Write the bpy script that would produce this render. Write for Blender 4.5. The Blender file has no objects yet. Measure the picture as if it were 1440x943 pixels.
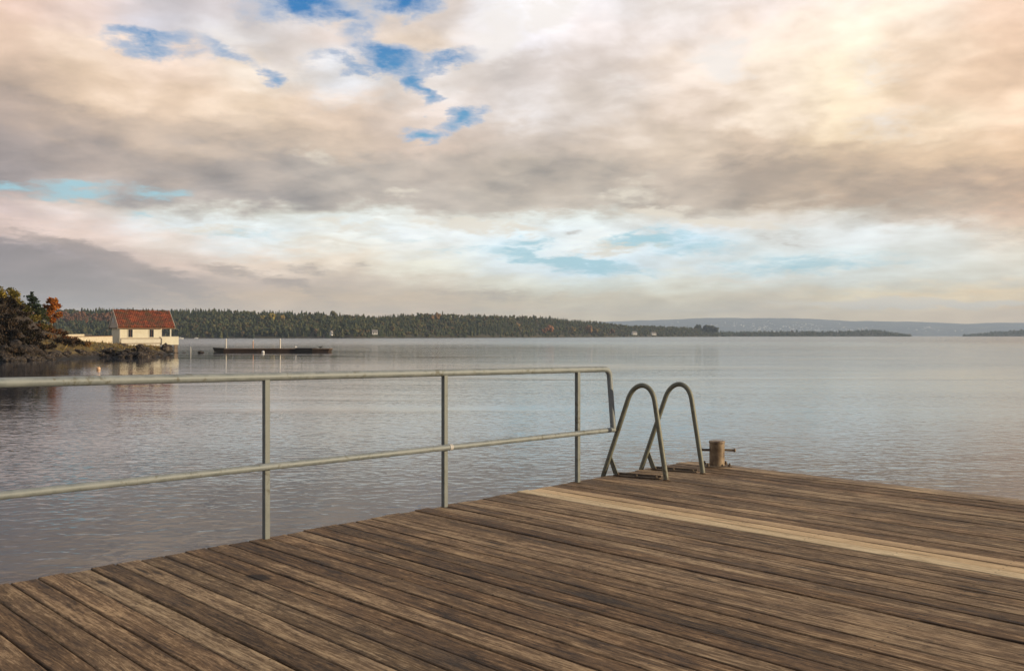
import bpy, bmesh, math, random
import numpy as np
from mathutils import Vector, Matrix, noise as mnoise

random.seed(7)
RNG = np.random.default_rng(11)
SC = bpy.context.scene
COL = SC.collection

# ------------------------------------------------------------------ measures
F = 1246.0            # focal length in photo pixels (1440 wide)
CX, HY = 720.0, 472.0 # picture centre / horizon in the photo
EYE = 2.3             # eye above the water
DECK = 0.9            # deck top above the water
HD = EYE - DECK

def at(px, py, Y):
    """survey point: bearing px, dip py, at Y metres out"""
    return Vector(((px - CX) * Y / F, Y, EYE - (py - HY) * Y / F))

def on_deck(px, py):
    Y = HD * F / (py - HY)
    return Vector(((px - CX) * Y / F, Y, DECK))

def s2l(c):
    return tuple(((v / 255.0) / 12.92) if v / 255.0 <= 0.04045 else (((v / 255.0) + 0.055) / 1.055) ** 2.4 for v in c)

# ------------------------------------------------------------------ tagging
def tag(o, label=None, cat=None, group=None, kind=None):
    if label: o['label'] = label
    if cat: o['category'] = cat
    if group: o['group'] = group
    if kind: o['kind'] = kind
    return o

def empty(name, loc=(0, 0, 0), rz=0.0):
    o = bpy.data.objects.new(name, None)
    o.empty_display_size = 0.2
    COL.objects.link(o)
    o.location = loc
    o.rotation_euler = (0, 0, rz)
    return o

def copy_tree(o, parent=None):
    c = o.copy(); COL.objects.link(c); c.parent = parent
    for ch in list(o.children): copy_tree(ch, c)
    return c

# ------------------------------------------------------------------ mesh builder
class MB:
    def __init__(s):
        s.v = []; s.f = []
    def add(s, vs, fs):
        b = len(s.v)
        s.v.extend([tuple(p) for p in vs])
        s.f.extend([tuple(b + i for i in f) for f in fs])
        return s
    def box(s, x0, x1, y0, y1, z0, z1, M=None):
        vs = [Vector(p) for p in ((x0,y0,z0),(x1,y0,z0),(x1,y1,z0),(x0,y1,z0),(x0,y0,z1),(x1,y0,z1),(x1,y1,z1),(x0,y1,z1))]
        if M is not None: vs = [M @ p for p in vs]
        return s.add(vs, [(0,3,2,1),(4,5,6,7),(0,1,5,4),(1,2,6,5),(2,3,7,6),(3,0,4,7)])
    def prism(s, poly, d, M=None):
        """poly: list of 3-D points of a face, d: extrusion vector"""
        n = len(poly); d = Vector(d)
        vs = [Vector(p) for p in poly] + [Vector(p) + d for p in poly]
        if M is not None: vs = [M @ p for p in vs]
        fs = [tuple(range(n))[::-1], tuple(range(n, 2 * n))]
        for i in range(n):
            j = (i + 1) % n
            fs.append((i, j, n + j, n + i))
        return s.add(vs, fs)
    def tube(s, pts, rad, seg=14, caps=True):
        pts = [Vector(p) for p in pts]
        n = len(pts)
        rads = rad if isinstance(rad, (list, tuple)) else [rad] * n
        tang = []
        for i in range(n):
            a = pts[max(i - 1, 0)]; b = pts[min(i + 1, n - 1)]
            tang.append((b - a).normalized())
        up = Vector((0, 0, 1)) if abs(tang[0].z) < 0.9 else Vector((1, 0, 0))
        nrm = (up - tang[0] * up.dot(tang[0])).normalized()
        vs = []
        for i in range(n):
            t = tang[i]
            nrm = (nrm - t * nrm.dot(t)).normalized()
            bi = t.cross(nrm)
            for k in range(seg):
                a = 2 * math.pi * k / seg
                vs.append(pts[i] + (nrm * math.cos(a) + bi * math.sin(a)) * rads[i])
        fs = []
        for i in range(n - 1):
            for k in range(seg):
                k2 = (k + 1) % seg
                fs.append((i * seg + k, i * seg + k2, (i + 1) * seg + k2, (i + 1) * seg + k))
        if caps:
            fs.append(tuple(range(seg))[::-1])
            fs.append(tuple((n - 1) * seg + k for k in range(seg)))
        return s.add(vs, fs)
    def lathe(s, prof, seg=20, c=(0, 0, 0)):
        vs = []; c = Vector(c)
        for r, z in prof:
            for k in range(seg):
                a = 2 * math.pi * k / seg
                vs.append(c + Vector((r * math.cos(a), r * math.sin(a), z)))
        fs = []
        for i in range(len(prof) - 1):
            for k in range(seg):
                k2 = (k + 1) % seg
                fs.append((i*seg+k, i*seg+k2, (i+1)*seg+k2, (i+1)*seg+k))
        fs.append(tuple(range(seg))[::-1]); fs.append(tuple((len(prof)-1)*seg+k for k in range(seg)))
        return s.add(vs, fs)
    def build(s, name, mat, parent=None, smooth=False, bevel=0.0):
        me = bpy.data.meshes.new(name)
        me.from_pydata([tuple(p) for p in s.v], [], s.f)
        me.update()
        return link(name, me, mat, parent, smooth, bevel)

def link(name, me, mat, parent=None, smooth=False, bevel=0.0):
    o = bpy.data.objects.new(name, me)
    COL.objects.link(o)
    if mat: me.materials.append(mat)
    if smooth:
        me.polygons.foreach_set('use_smooth', [True] * len(me.polygons))
    if smooth == 'auto':
        me.set_sharp_from_angle(angle=math.radians(40))
    if bevel:
        m = o.modifiers.new('bevel', 'BEVEL'); m.width = bevel; m.segments = 2; m.limit_method = 'ANGLE'
    if parent: o.parent = parent
    return o

def np_mesh(name, V, Fc, col=None, colname='tint'):
    """V (n,3), Fc (m,k) all same k; col (n,3) per vertex"""
    me = bpy.data.meshes.new(name)
    n, (m, k) = len(V), Fc.shape
    me.vertices.add(n); me.vertices.foreach_set('co', np.ascontiguousarray(V, dtype=np.float32).ravel())
    me.loops.add(m * k); me.loops.foreach_set('vertex_index', np.ascontiguousarray(Fc, dtype=np.int32).ravel())
    me.polygons.add(m); me.polygons.foreach_set('loop_start', np.arange(0, m * k, k, dtype=np.int32))
    me.polygons.foreach_set('loop_total', np.full(m, k, dtype=np.int32))
    me.update(calc_edges=True)
    if col is not None:
        at_ = me.color_attributes.new(colname, 'FLOAT_COLOR', 'POINT')
        c4 = np.ones((n, 4), np.float32); c4[:, :3] = col
        at_.data.foreach_set('color', c4.ravel())
    me.validate()
    return me

# ------------------------------------------------------------------ node helper
class NT:
    def __init__(s, tree): s.t = tree; s.n = tree.nodes; s.l = tree.links
    def put(s, sock, v):
        if v is None: return
        if isinstance(v, bpy.types.NodeSocket): s.l.new(v, sock)
        elif isinstance(v, (tuple, list)) and sock.type == 'RGBA' and len(v) == 3: sock.default_value = (*v, 1)
        else: sock.default_value = v
    def node(s, typ, **kw):
        n = s.n.new(typ)
        for k, v in kw.items(): setattr(n, k, v)
        return n
    def m(s, op, a, b=None, c=None, clamp=False):
        n = s.node('ShaderNodeMath', operation=op, use_clamp=clamp)
        for i, v in enumerate((a, b, c)): s.put(n.inputs[i], v)
        return n.outputs[0]
    def vm(s, op, a, b=None, scale=None):
        n = s.node('ShaderNodeVectorMath', operation=op)
        s.put(n.inputs[0], a)
        if b is not None: s.put(n.inputs[1], b)
        if scale is not None: s.put(n.inputs['Scale'], scale)
        return n.outputs['Value'] if op in ('LENGTH', 'DOT_PRODUCT') else n.outputs[0]
    def comb(s, x, y, z):
        n = s.node('ShaderNodeCombineXYZ')
        for i, v in enumerate((x, y, z)): s.put(n.inputs[i], v)
        return n.outputs[0]
    def sep(s, v):
        n = s.node('ShaderNodeSeparateXYZ'); s.put(n.inputs[0], v); return n.outputs
    def noise(s, vec, scale, detail=4, rough=0.5, dist=0.0, dims='3D', out='Fac'):
        n = s.node('ShaderNodeTexNoise', noise_dimensions=dims)
        s.put(n.inputs['Vector'], vec); s.put(n.inputs['Scale'], scale); s.put(n.inputs['Detail'], detail)
        s.put(n.inputs['Roughness'], rough); s.put(n.inputs['Distortion'], dist)
        return n.outputs[out] if out == 'Fac' else n.outputs['Color']
    def mr(s, v, a, b, c=0.0, d=1.0, mode='LINEAR', clamp=True):
        n = s.node('ShaderNodeMapRange', interpolation_type=mode, clamp=clamp)
        for i, x in enumerate((v, a, b, c, d)): s.put(n.inputs[i], x)
        return n.outputs[0]
    def mix(s, f, a, b, blend='MIX'):
        n = s.node('ShaderNodeMix', data_type='RGBA', blend_type=blend, clamp_factor=True)
        s.put(n.inputs[0], f); s.put(n.inputs[6], a); s.put(n.inputs[7], b)
        return n.outputs[2]
    def ramp(s, f, stops, interp='LINEAR'):
        n = s.node('ShaderNodeValToRGB'); r = n.color_ramp; r.interpolation = interp
        while len(r.elements) < len(stops): r.elements.new(0.5)
        for e, (p, c) in zip(r.elements, stops): e.position = p; e.color = (*c, 1)
        s.put(n.inputs[0], f); return n.outputs[0]
    def map(s, v, loc=(0,0,0), rot=(0,0,0), scale=(1,1,1), typ='POINT'):
        n = s.node('ShaderNodeMapping', vector_type=typ)
        s.put(n.inputs[0], v); n.inputs[1].default_value = loc; n.inputs[2].default_value = rot; n.inputs[3].default_value = scale
        return n.outputs[0]
    def bump(s, h, strength=0.5, dist=0.01, normal=None):
        n = s.node('ShaderNodeBump'); s.put(n.inputs['Height'], h); s.put(n.inputs['Strength'], strength); s.put(n.inputs['Distance'], dist)
        if normal is not None: s.put(n.inputs['Normal'], normal)
        return n.outputs[0]

def material(name):
    m = bpy.data.materials.new(name); m.use_nodes = True
    nt = NT(m.node_tree)
    b = m.node_tree.nodes['Principled BSDF']
    return m, nt, b

def objco(nt): return nt.node('ShaderNodeTexCoord').outputs['Object']
def worldpos(nt): return nt.node('ShaderNodeNewGeometry').outputs['Position']
def attr(nt, name='tint'): return nt.node('ShaderNodeAttribute', attribute_name=name).outputs['Color']

def mottled(name, c1, c2, scale=3.0, rough=0.7, detail=6, bump=0.3, dist=0.02, lo=0.35, hi=0.65, metallic=0.0, c3=None, s3=1.0, spec=None):
    m, nt, b = material(name)
    co = objco(nt)
    f = nt.mr(nt.noise(co, scale, detail, 0.6), lo, hi)
    c = nt.mix(f, c1, c2)
    if c3 is not None:
        c = nt.mix(nt.mr(nt.noise(nt.vm('ADD', co, (3.1, 7.7, 1.3)), s3, 5, 0.65), 0.52, 0.64), c, c3)
    nt.put(b.inputs['Base Color'], c); b.inputs['Roughness'].default_value = rough; b.inputs['Metallic'].default_value = metallic
    if spec is not None: b.inputs['Specular IOR Level'].default_value = spec
    if bump: nt.put(b.inputs['Normal'], nt.bump(nt.noise(co, scale * 2.5, 8, 0.65), bump, dist))
    return m

def leaf_mat(name, rough=0.75, trans=0.25):
    m, nt, b = material(name)
    c = attr(nt)
    nt.put(b.inputs['Base Color'], c); b.inputs['Roughness'].default_value = rough; b.inputs['Specular IOR Level'].default_value = 0.15
    tr = nt.node('ShaderNodeBsdfTranslucent'); nt.put(tr.inputs[0], c)
    mx = nt.node('ShaderNodeMixShader'); mx.inputs[0].default_value = trans
    nt.l.new(b.outputs[0], mx.inputs[1]); nt.l.new(tr.outputs[0], mx.inputs[2])
    nt.l.new(mx.outputs[0], nt.n['Material Output'].inputs['Surface'])
    return m

# ------------------------------------------------------------------ WORLD: sky with broken cloud
SUN_AZ, SUN_EL = math.radians(102.0), math.radians(11.0)
SUNV = Vector((math.sin(SUN_AZ) * math.cos(SUN_EL), math.cos(SUN_AZ) * math.cos(SUN_EL), math.sin(SUN_EL)))

def build_world():
    w = bpy.data.worlds.new('World'); SC.world = w; w.use_nodes = True
    t = w.node_tree
    for n in list(t.nodes): t.nodes.remove(n)
    nt = NT(t)
    D = nt.node('ShaderNodeTexCoord').outputs['Generated']
    x, y, z = nt.sep(D)
    az = nt.m('ARCTAN2', x, y)
    el = nt.m('ARCSINE', z)
    A = nt.m('MULTIPLY', az, F)         # tenths of arc, 1246 units to the radian
    E = nt.m('MULTIPLY', el, F)
    # cloud-layer coordinates: the layer seen in perspective
    zz = nt.m('ADD', nt.m('MAXIMUM', z, 0.0), 0.20)
    q = nt.comb(nt.m('DIVIDE', x, zz), nt.m('DIVIDE', y, zz), 0.37)
    wl = nt.vm('SUBTRACT', nt.noise(q, 1.8, 3, 0.5, out='Color'), (0.5, 0.5, 0.5))
    wf = nt.vm('SUBTRACT', nt.noise(q, 6.5, 8, 0.62, out='Color'), (0.5, 0.5, 0.5))
    lowfade = nt.mr(E, 20, 260, 0.25, 1.0)
    warp = nt.vm('ADD', nt.vm('MULTIPLY', wl, (90, 70, 0)), nt.vm('MULTIPLY', wf, (120, 90, 0)))
    warp = nt.vm('SCALE', warp, scale=lowfade)
    V = nt.vm('ADD', nt.comb(A, E, 0.0), warp)
    a2, e2, _ = nt.sep(V)

    def pe(px, py):
        aa = math.atan((px - CX) / F)
        return aa * F, math.atan((HY - py) * math.cos(aa) / F) * F

    cols = list(range(0, 1441, 120))
    rows = [
     (-140, [(176,170,172),(182,176,174),(190,183,180),(196,190,188),(205,200,198),(205,198,192),(214,208,205),(218,210,205),(222,210,202),(226,212,202),(230,214,202),(230,216,206),(230,216,206)]),
     (8,   [(176,166,168),(180,172,170),(184,178,180),(192,184,184),(202,196,194),(206,194,186),(228,222,220),(222,213,208),(224,212,203),(230,214,203),(234,216,203),(236,220,209),(235,221,211)]),
     (60,  [(222,194,178),(208,188,178),(186,182,186),(216,209,206),(208,194,185),(222,204,187),(238,230,228),(224,211,203),(232,218,208),(235,214,196),(240,220,198),(236,214,192),(226,196,172)]),
     (110, [(216,190,170),(224,201,180),(226,202,182),(225,208,190),(212,208,206),(206,196,188),(198,189,184),(215,203,195),(228,210,194),(232,212,190),(238,218,190),(230,205,180),(220,190,165)]),
     (160, [(190,168,150),(214,190,167),(217,193,170),(219,197,174),(222,200,180),(212,196,184),(206,197,191),(212,200,190),(226,207,190),(228,208,186),(238,216,185),(232,205,178),(228,198,170)]),
     (205, [(170,152,140),(180,161,146),(187,169,153),(196,178,161),(197,179,162),(202,184,170),(190,178,168),(200,185,171),(205,188,170),(200,180,160),(226,203,173),(229,205,177),(226,197,169)]),
     (245, [(164,149,141),(165,150,140),(170,156,145),(172,160,150),(177,167,157),(178,166,155),(180,168,155),(180,168,155),(184,170,156),(168,150,133),(190,168,145),(213,187,159),(216,186,156)]),
     (287, [(172,159,154),(178,167,161),(174,164,157),(169,159,151),(172,162,152),(182,172,162),(188,178,166),(185,175,163),(185,172,158),(174,157,139),(177,157,137),(179,157,137),(185,160,138)]),
     (315, [(196,176,168),(206,190,178),(218,217,207),(223,222,210),(216,216,206),(223,220,208),(219,221,211),(221,222,212),(213,206,193),(216,206,191),(210,205,192),(196,178,158),(206,176,150)]),
     (345, [(206,181,166),(216,191,173),(223,205,186),(216,213,201),(228,220,200),(229,222,205),(216,222,215),(225,220,205),(202,213,211),(211,209,196),(213,210,198),(215,210,195),(222,200,172)]),
     (375, [(146,134,132),(166,150,143),(207,182,162),(222,198,172),(223,203,176),(228,218,192),(213,215,205),(206,218,216),(213,215,205),(208,212,202),(210,212,200),(212,208,192),(218,205,182)]),
     (400, [(136,124,122),(149,135,128),(176,156,141),(192,170,150),(193,173,151),(206,190,165),(220,212,188),(212,212,195),(218,212,190),(208,206,190),(208,206,190),(210,204,184),(212,202,180)]),
     (425, [(154,139,133),(166,149,138),(198,174,150),(209,182,152),(210,184,152),(208,184,152),(210,192,160),(208,194,166),(208,195,168),(208,194,168),(230,209,170),(244,216,170),(236,206,160)]),
     (450, [(180,158,145),(194,169,148),(219,188,156),(226,193,154),(231,196,154),(226,192,152),(226,197,156),(220,197,158),(215,195,158),(215,192,156),(226,199,156),(233,201,156),(233,199,154)]),
    ]
    lim = 1100.0
    fx = nt.m('DIVIDE', nt.m('ADD', a2, lim), 2 * lim)
    prev = None; prevE = None
    for py, cs in rows:
        stops = [((pe(px, HY)[0] + lim) / (2 * lim), s2l(c)) for px, c in zip(cols, cs)]
        mean = tuple(sum(s2l(c)[i] for c in cs) / len(cs) for i in range(3))
        stops = [(0.0, mean)] + stops + [(1.0, mean)]
        r = nt.ramp(fx, stops, 'EASE')
        e = pe(CX, py)[1]
        if prev is None: prev = r
        else:
            f = nt.mr(e2, prevE, e, 0, 1, 'SMOOTHSTEP')
            prev = nt.mix(f, prev, r)
        prevE = e
    c = prev
    # towards the zenith: plain broken overcast
    c = nt.mix(nt.mr(E, 560, 1100, 0, 0.8, 'SMOOTHSTEP'), c, s2l((168, 166, 168)))
    c = nt.mix(nt.mr(y, 0.25, -0.5, 0, 0.85, 'SMOOTHSTEP'), c, s2l((118, 119, 126)))   # unseen sky behind the viewer, darkened to cut fill light on the deck

    # billow texture: soft light and dark within the cloud
    n1 = nt.noise(nt.vm('ADD', q, (5.2, 1.7, 0)), 3.6, 8, 0.56, 0.5)
    n2 = nt.noise(nt.vm('ADD', q, (1.9, 8.4, 0)), 11.0, 8, 0.62, 0.4)
    tex = nt.m('ADD', nt.m('MULTIPLY', nt.m('SUBTRACT', n1, 0.5), 0.72), nt.m('MULTIPLY', nt.m('SUBTRACT', n2, 0.5), 0.42))
    # relief: the side of each billow turned to the sun is lit
    sq = (0.085 * math.sin(SUN_AZ) , 0.085 * math.cos(SUN_AZ) + 0.03, 0)
    n1b = nt.noise(nt.vm('ADD', q, (5.2 + sq[0], 1.7 + sq[1], 0)), 2.9, 3, 0.5, 0.15)
    n1a = nt.noise(nt.vm('ADD', q, (5.2, 1.7, 0)), 2.9, 3, 0.5, 0.15)
    tex = nt.m('ADD', tex, nt.m('MULTIPLY', nt.m('SUBTRACT', n1a, n1b), 1.15))
    tex = nt.m('MULTIPLY', tex, nt.mr(E, 120, 190, 0.55, 1.0))
    tex = nt.m('ADD', tex, 0.13)
    gain = nt.m('ADD', 1.0, tex)
    c = nt.vm('MAXIMUM', nt.vm('SCALE', nt.vm('ADD', nt.vm('SCALE', c, scale=1.10), nt.vm('SCALE', nt.comb(nt.m('MULTIPLY', nt.vm('DOT_PRODUCT', c, (0.3, 0.5, 0.2)), 1.0), nt.vm('DOT_PRODUCT', c, (0.3, 0.5, 0.2)), nt.vm('DOT_PRODUCT', c, (0.3, 0.5, 0.2))), scale=-0.10)), scale=1.03), (0, 0, 0))
    tintv = nt.comb(gain, gain, gain)
    lum = nt.vm('DOT_PRODUCT', c, (0.3, 0.5, 0.2))
    c = nt.mix(nt.m('MULTIPLY', nt.mr(E, 40, 120, 0.15, 1), nt.mr(nt.m('MULTIPLY', lum, gain), 0.26, 0.52, 1, 0, 'SMOOTHSTEP')), c, nt.vm('MULTIPLY', c, (0.86, 0.905, 0.985)))
    c = nt.mix(nt.mr(nt.m('MULTIPLY', lum, gain), 0.58, 0.85, 0, 1, 'SMOOTHSTEP'), c, nt.vm('MULTIPLY', c, (1.03, 1.08, 1.15)))   # cool grey undersides
    band = nt.m('MULTIPLY', nt.mr(E, 50, 80, 0, 1, 'SMOOTHSTEP'), nt.mr(E, 140, 172, 1, 0, 'SMOOTHSTEP'))
    c = nt.mix(band, c, nt.vm('MULTIPLY', c, (1.06, 1.10, 1.19)))
    c = nt.vm('MULTIPLY', c, tintv)

    # blobs: holes of clear sky, bright puffs, scud
    n3 = nt.noise(nt.vm('ADD', q, (3.3, 2.2, 0)), 16.0, 9, 0.68, 0.5)
    edge = nt.m('ADD', nt.m('MULTIPLY', nt.m('SUBTRACT', n3, 0.5), 2.2), nt.m('MULTIPLY', nt.m('SUBTRACT', n1, 0.5), 1.3))
    def blob(px, py, rx, ry, rot=0.0):
        a, e = pe(px, py)
        v = nt.map(V, (a, e, 0), (0, 0, math.radians(rot)), (rx * 1.9, ry * 1.9, 1), 'TEXTURE')
        g = nt.node('ShaderNodeTexGradient', gradient_type='SPHERICAL'); nt.put(g.inputs[0], v)
        return g.outputs['Fac']
    def blobs(lst):
        r = None
        for b in lst:
            k = b[5] if len(b) > 5 else 1.0
            g = blob(*b[:5])
            if k != 1.0: g = nt.m('MULTIPLY', g, k)
            r = g if r is None else nt.m('MAXIMUM', r, g)
        return r
    # clear sky seen through the holes: Nishita sky, deepened high up
    sky = nt.node('ShaderNodeTexSky'); sky.sky_type = 'NISHITA'; sky.sun_disc = False
    sky.sun_elevation = SUN_EL; sky.sun_rotation = SUN_AZ; sky.air_density = 1.0; sky.dust_density = 0.6; sky.ozone_density = 2.0
    skyc = nt.vm('SCALE', sky.outputs[0], scale=0.1)
    deep = nt.mix(nt.mr(E, 60, 420), s2l((150, 210, 225)), s2l((0, 118, 186)))
    deep = nt.mix(0.08, deep, skyc)
    high = blobs([(430,6,48,15,0),(482,18,22,8,0,.7),(553,2,32,13,10),(518,40,16,26,10,.5),(550,82,32,12,-14,.95),(587,114,11,20,25,.95),(628,88,38,8,8,.7),(391,98,11,10,0,.7),(330,70,32,7,-15,.55),(214,53,42,8,5,.6),(500,88,44,6,0,.55),(596,185,22,11,5,1.0),(650,163,21,9,10,.85)])
    hm = nt.m('ADD', high, nt.m('MULTIPLY', edge, nt.mr(high, 0.0, 0.35, 0, 0.42)))
    halo = nt.mr(hm, -0.02, 0.40, 0, 0.9, 'SMOOTHSTEP')
    c = nt.mix(halo, c, s2l((180, 190, 208)))
    c = nt.mix(nt.mr(hm, 0.20, 0.92, 0, 0.97, 'SMOOTHSTEP'), c, deep)
    low = blobs([(95,266,52,12,0,.8),(226,264,34,9,0,.7),(4,260,24,9,0,.8),(205,300,22,8,0,.5),(800,368,90,8,-8,1.0),(742,342,30,7,0,.7),(905,342,60,8,4,.9),(975,352,60,12,0,.6),(1125,373,120,10,0,.6),(640,350,60,8,0,.4),(330,326,70,8,0,.45),(560,330,60,7,0,.35)])
    lm = nt.m('ADD', low, nt.m('MULTIPLY', edge, nt.mr(low, 0.0, 0.3, 0, 0.35)))
    c = nt.mix(nt.mr(lm, 0.12, 0.75, 0, 0.85, 'SMOOTHSTEP'), c, s2l((158, 208, 222)))
    puff = blobs([(704,52,44,42,0),(765,28,40,30,20),(1012,92,26,28,0,.9),(860,130,40,14,0,.5),(1255,170,50,30,0,.5),(1235,90,60,30,0,.5),(620,40,60,40,0,.35),(330,45,50,16,0,.6)])
    pm = nt.m('ADD', puff, nt.m('MULTIPLY', edge, nt.mr(puff, 0.0, 0.3, 0, 0.4)))
    c = nt.mix(nt.mr(pm, 0.2, 0.8, 0, 0.8, 'SMOOTHSTEP'), c, s2l((243, 236, 230)))
    puff2 = blobs([(895,266,40,20,15,.65),(430,218,30,14,0,.5),(850,275,20,8,0,.5),(930,300,46,9,-10,.8),(1010,312,80,7,-6,.8),(660,312,70,9,0,.8),(300,318,60,8,0,.7),(480,322,60,8,0,.6),(730,322,50,8,0,.7),(460,346,80,7,0,.6),(860,352,60,6,4,.6),(1060,395,70,5,0,.6),(1300,426,150,6,0,1.0),(1225,424,40,6,0,.8),(560,274,30,6,0,.6)])
    p2 = nt.m('ADD', puff2, nt.m('MULTIPLY', edge, nt.mr(puff2, 0.0, 0.3, 0, 0.4)))
    c = nt.mix(nt.mr(p2, 0.15, 0.7, 0, 0.8, 'SMOOTHSTEP'), c, s2l((236, 226, 208)))
    scud = blobs([(322,374,40,8,-8,.75),(440,380,36,6,-6,.5),(410,400,54,9,-20,.7),(515,377,20,6,0,.6),(110,352,60,9,-12,1.0),(185,380,100,12,-17,1.0),(20,372,110,22,-4,1.0),(60,400,160,22,-4,.9),(1090,338,60,9,-10,.35),(866,312,36,14,-25,.3),(1100,236,110,26,0,.55),(1290,292,120,18,0,.5),(690,414,120,10,0,.5),(800,326,14,6,0,.5),(1420,330,60,22,0,.35)])
    s2_ = nt.m('ADD', scud, nt.m('MULTIPLY', edge, nt.mr(scud, 0.0, 0.3, 0, 0.4)))
    c = nt.mix(nt.mr(s2_, 0.08, 0.72, 0, 0.68, 'SMOOTHSTEP'), c, nt.mix(nt.mr(A, -650, 300), nt.vm('SCALE', nt.vm('ADD', s2l((146, 132, 127)), (0, 0, 0)), scale=nt.m('ADD', 0.45, n1)), s2l((172, 156, 140))))

    # below the horizon: dim water colour
    c = nt.mix(nt.mr(E, -12, 0), (0.10, 0.10, 0.10), c)
    c10 = nt.vm('SCALE', c, scale=10.0)
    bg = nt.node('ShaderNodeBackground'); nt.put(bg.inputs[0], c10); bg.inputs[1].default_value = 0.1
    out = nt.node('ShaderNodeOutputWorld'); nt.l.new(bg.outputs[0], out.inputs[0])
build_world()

sun = bpy.data.lights.new('sun', 'SUN'); sun.energy = 4.1; sun.angle = math.radians(0.6); sun.color = (1.0, 0.80, 0.54)
so = bpy.data.objects.new('sun', sun); COL.objects.link(so)
so.rotation_euler = (-SUNV).to_track_quat('-Z', 'Y').to_euler()

# ------------------------------------------------------------------ camera
cam = bpy.data.cameras.new('camera'); cam.sensor_width = 36.0; cam.lens = 36.0 * F / 1440.0
cam.clip_end = 60000; cam.clip_start = 0.05; cam.shift_y = 0.5 / 1440
co_ = bpy.data.objects.new('camera', cam); COL.objects.link(co_)
co_.location = (0, 0, EYE); co_.rotation_euler = (math.radians(90), 0, 0)
SC.camera = co_

# ------------------------------------------------------------------ WATER
def water_material():
    m, nt, b = material('water')
    p = worldpos(nt)
    b.inputs['Base Color'].default_value = (0.036, 0.050, 0.070, 1)
    b.inputs['Roughness'].default_value = 0.03
    b.inputs['IOR'].default_value = 1.33
    out_ = nt.vm('LENGTH', nt.vm('MULTIPLY', p, (1, 1, 0)))
    nt.put(b.inputs['Roughness'], nt.mr(out_, 60, 420, 0.03, 0.20, 'SMOOTHSTEP'))   # unresolved chop on open water
    calm = nt.mr(nt.noise(nt.vm('MULTIPLY', p, (0.022, 0.085, 1)), 1.0, 4, 0.55, 0.6), 0.38, 0.62, 0.30, 1.2)
    w1 = nt.noise(nt.vm('MULTIPLY', p, (1.0, 1.35, 1)), 3.6, 1.6, 0.5, 0.5)    # wavelets
    w2 = nt.noise(nt.vm('MULTIPLY', p, (0.55, 1.0, 1)), 1.1, 2, 0.5, 0.3)     # ripples
    w3 = nt.noise(nt.vm('MULTIPLY', p, (0.35, 1.0, 1)), 0.20, 2, 0.5)          # slow swell
    # sheltered water in the lee of the headland
    lee = nt.vm('LENGTH', nt.vm('MULTIPLY', nt.vm('SUBTRACT', p, (-44.0, 88.0, 0.0)), (1.0, 0.8, 0.0)))
    calm = nt.m('MULTIPLY', calm, nt.mr(lee, 12, 60, 0.30, 1.0, 'SMOOTHSTEP'))
    h = nt.m('ADD', nt.m('MULTIPLY', w1, 0.0110), nt.m('MULTIPLY', w2, 0.009))
    h = nt.m('ADD', h, nt.m('MULTIPLY', w3, 0.022))
    h = nt.m('MULTIPLY', h, calm)
    nt.put(b.inputs['Normal'], nt.bump(h, 1.0, 1.0))
    return m
mbw = MB()
mbw.add([(-9000, -1500, 0), (9000, -1500, 0), (9000, 10400, 0), (-9000, 10400, 0)], [(0, 1, 2, 3)])
tag(mbw.build('water', water_material()), kind='structure')

# ------------------------------------------------------------------ HAZE
def haze():
    m = bpy.data.materials.new('haze'); m.use_nodes = True
    nt = NT(m.node_tree)
    for n in list(nt.n): nt.n.remove(n)
    v = nt.node('ShaderNodeVolumePrincipled')
    v.inputs['Color'].default_value = (0.64, 0.80, 1.0, 1); v.inputs['Density'].default_value = 0.000105
    out = nt.node('ShaderNodeOutputMaterial'); nt.l.new(v.outputs[0], out.inputs['Volume'])
    o = MB().box(-9600, 9600, -2000, 11600, -6.0, 330).build('haze', m)
    tag(o, kind='stuff')
haze()

# ------------------------------------------------------------------ JETTY
CORNER = on_deck(972, 647.6)
E1 = Vector((0.7027, 0.7116, 0)); E2 = Vector((0.7116, -0.7027, 0))
JROT = math.atan2(E2.y, E2.x)
def deckpt(x, y, z=0.0): return CORNER + E2 * x + E1 * y + Vector((0, 0, z))
def deckloc(p):
    d = p - CORNER
    return d.dot(E2), d.dot(E1)

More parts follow.
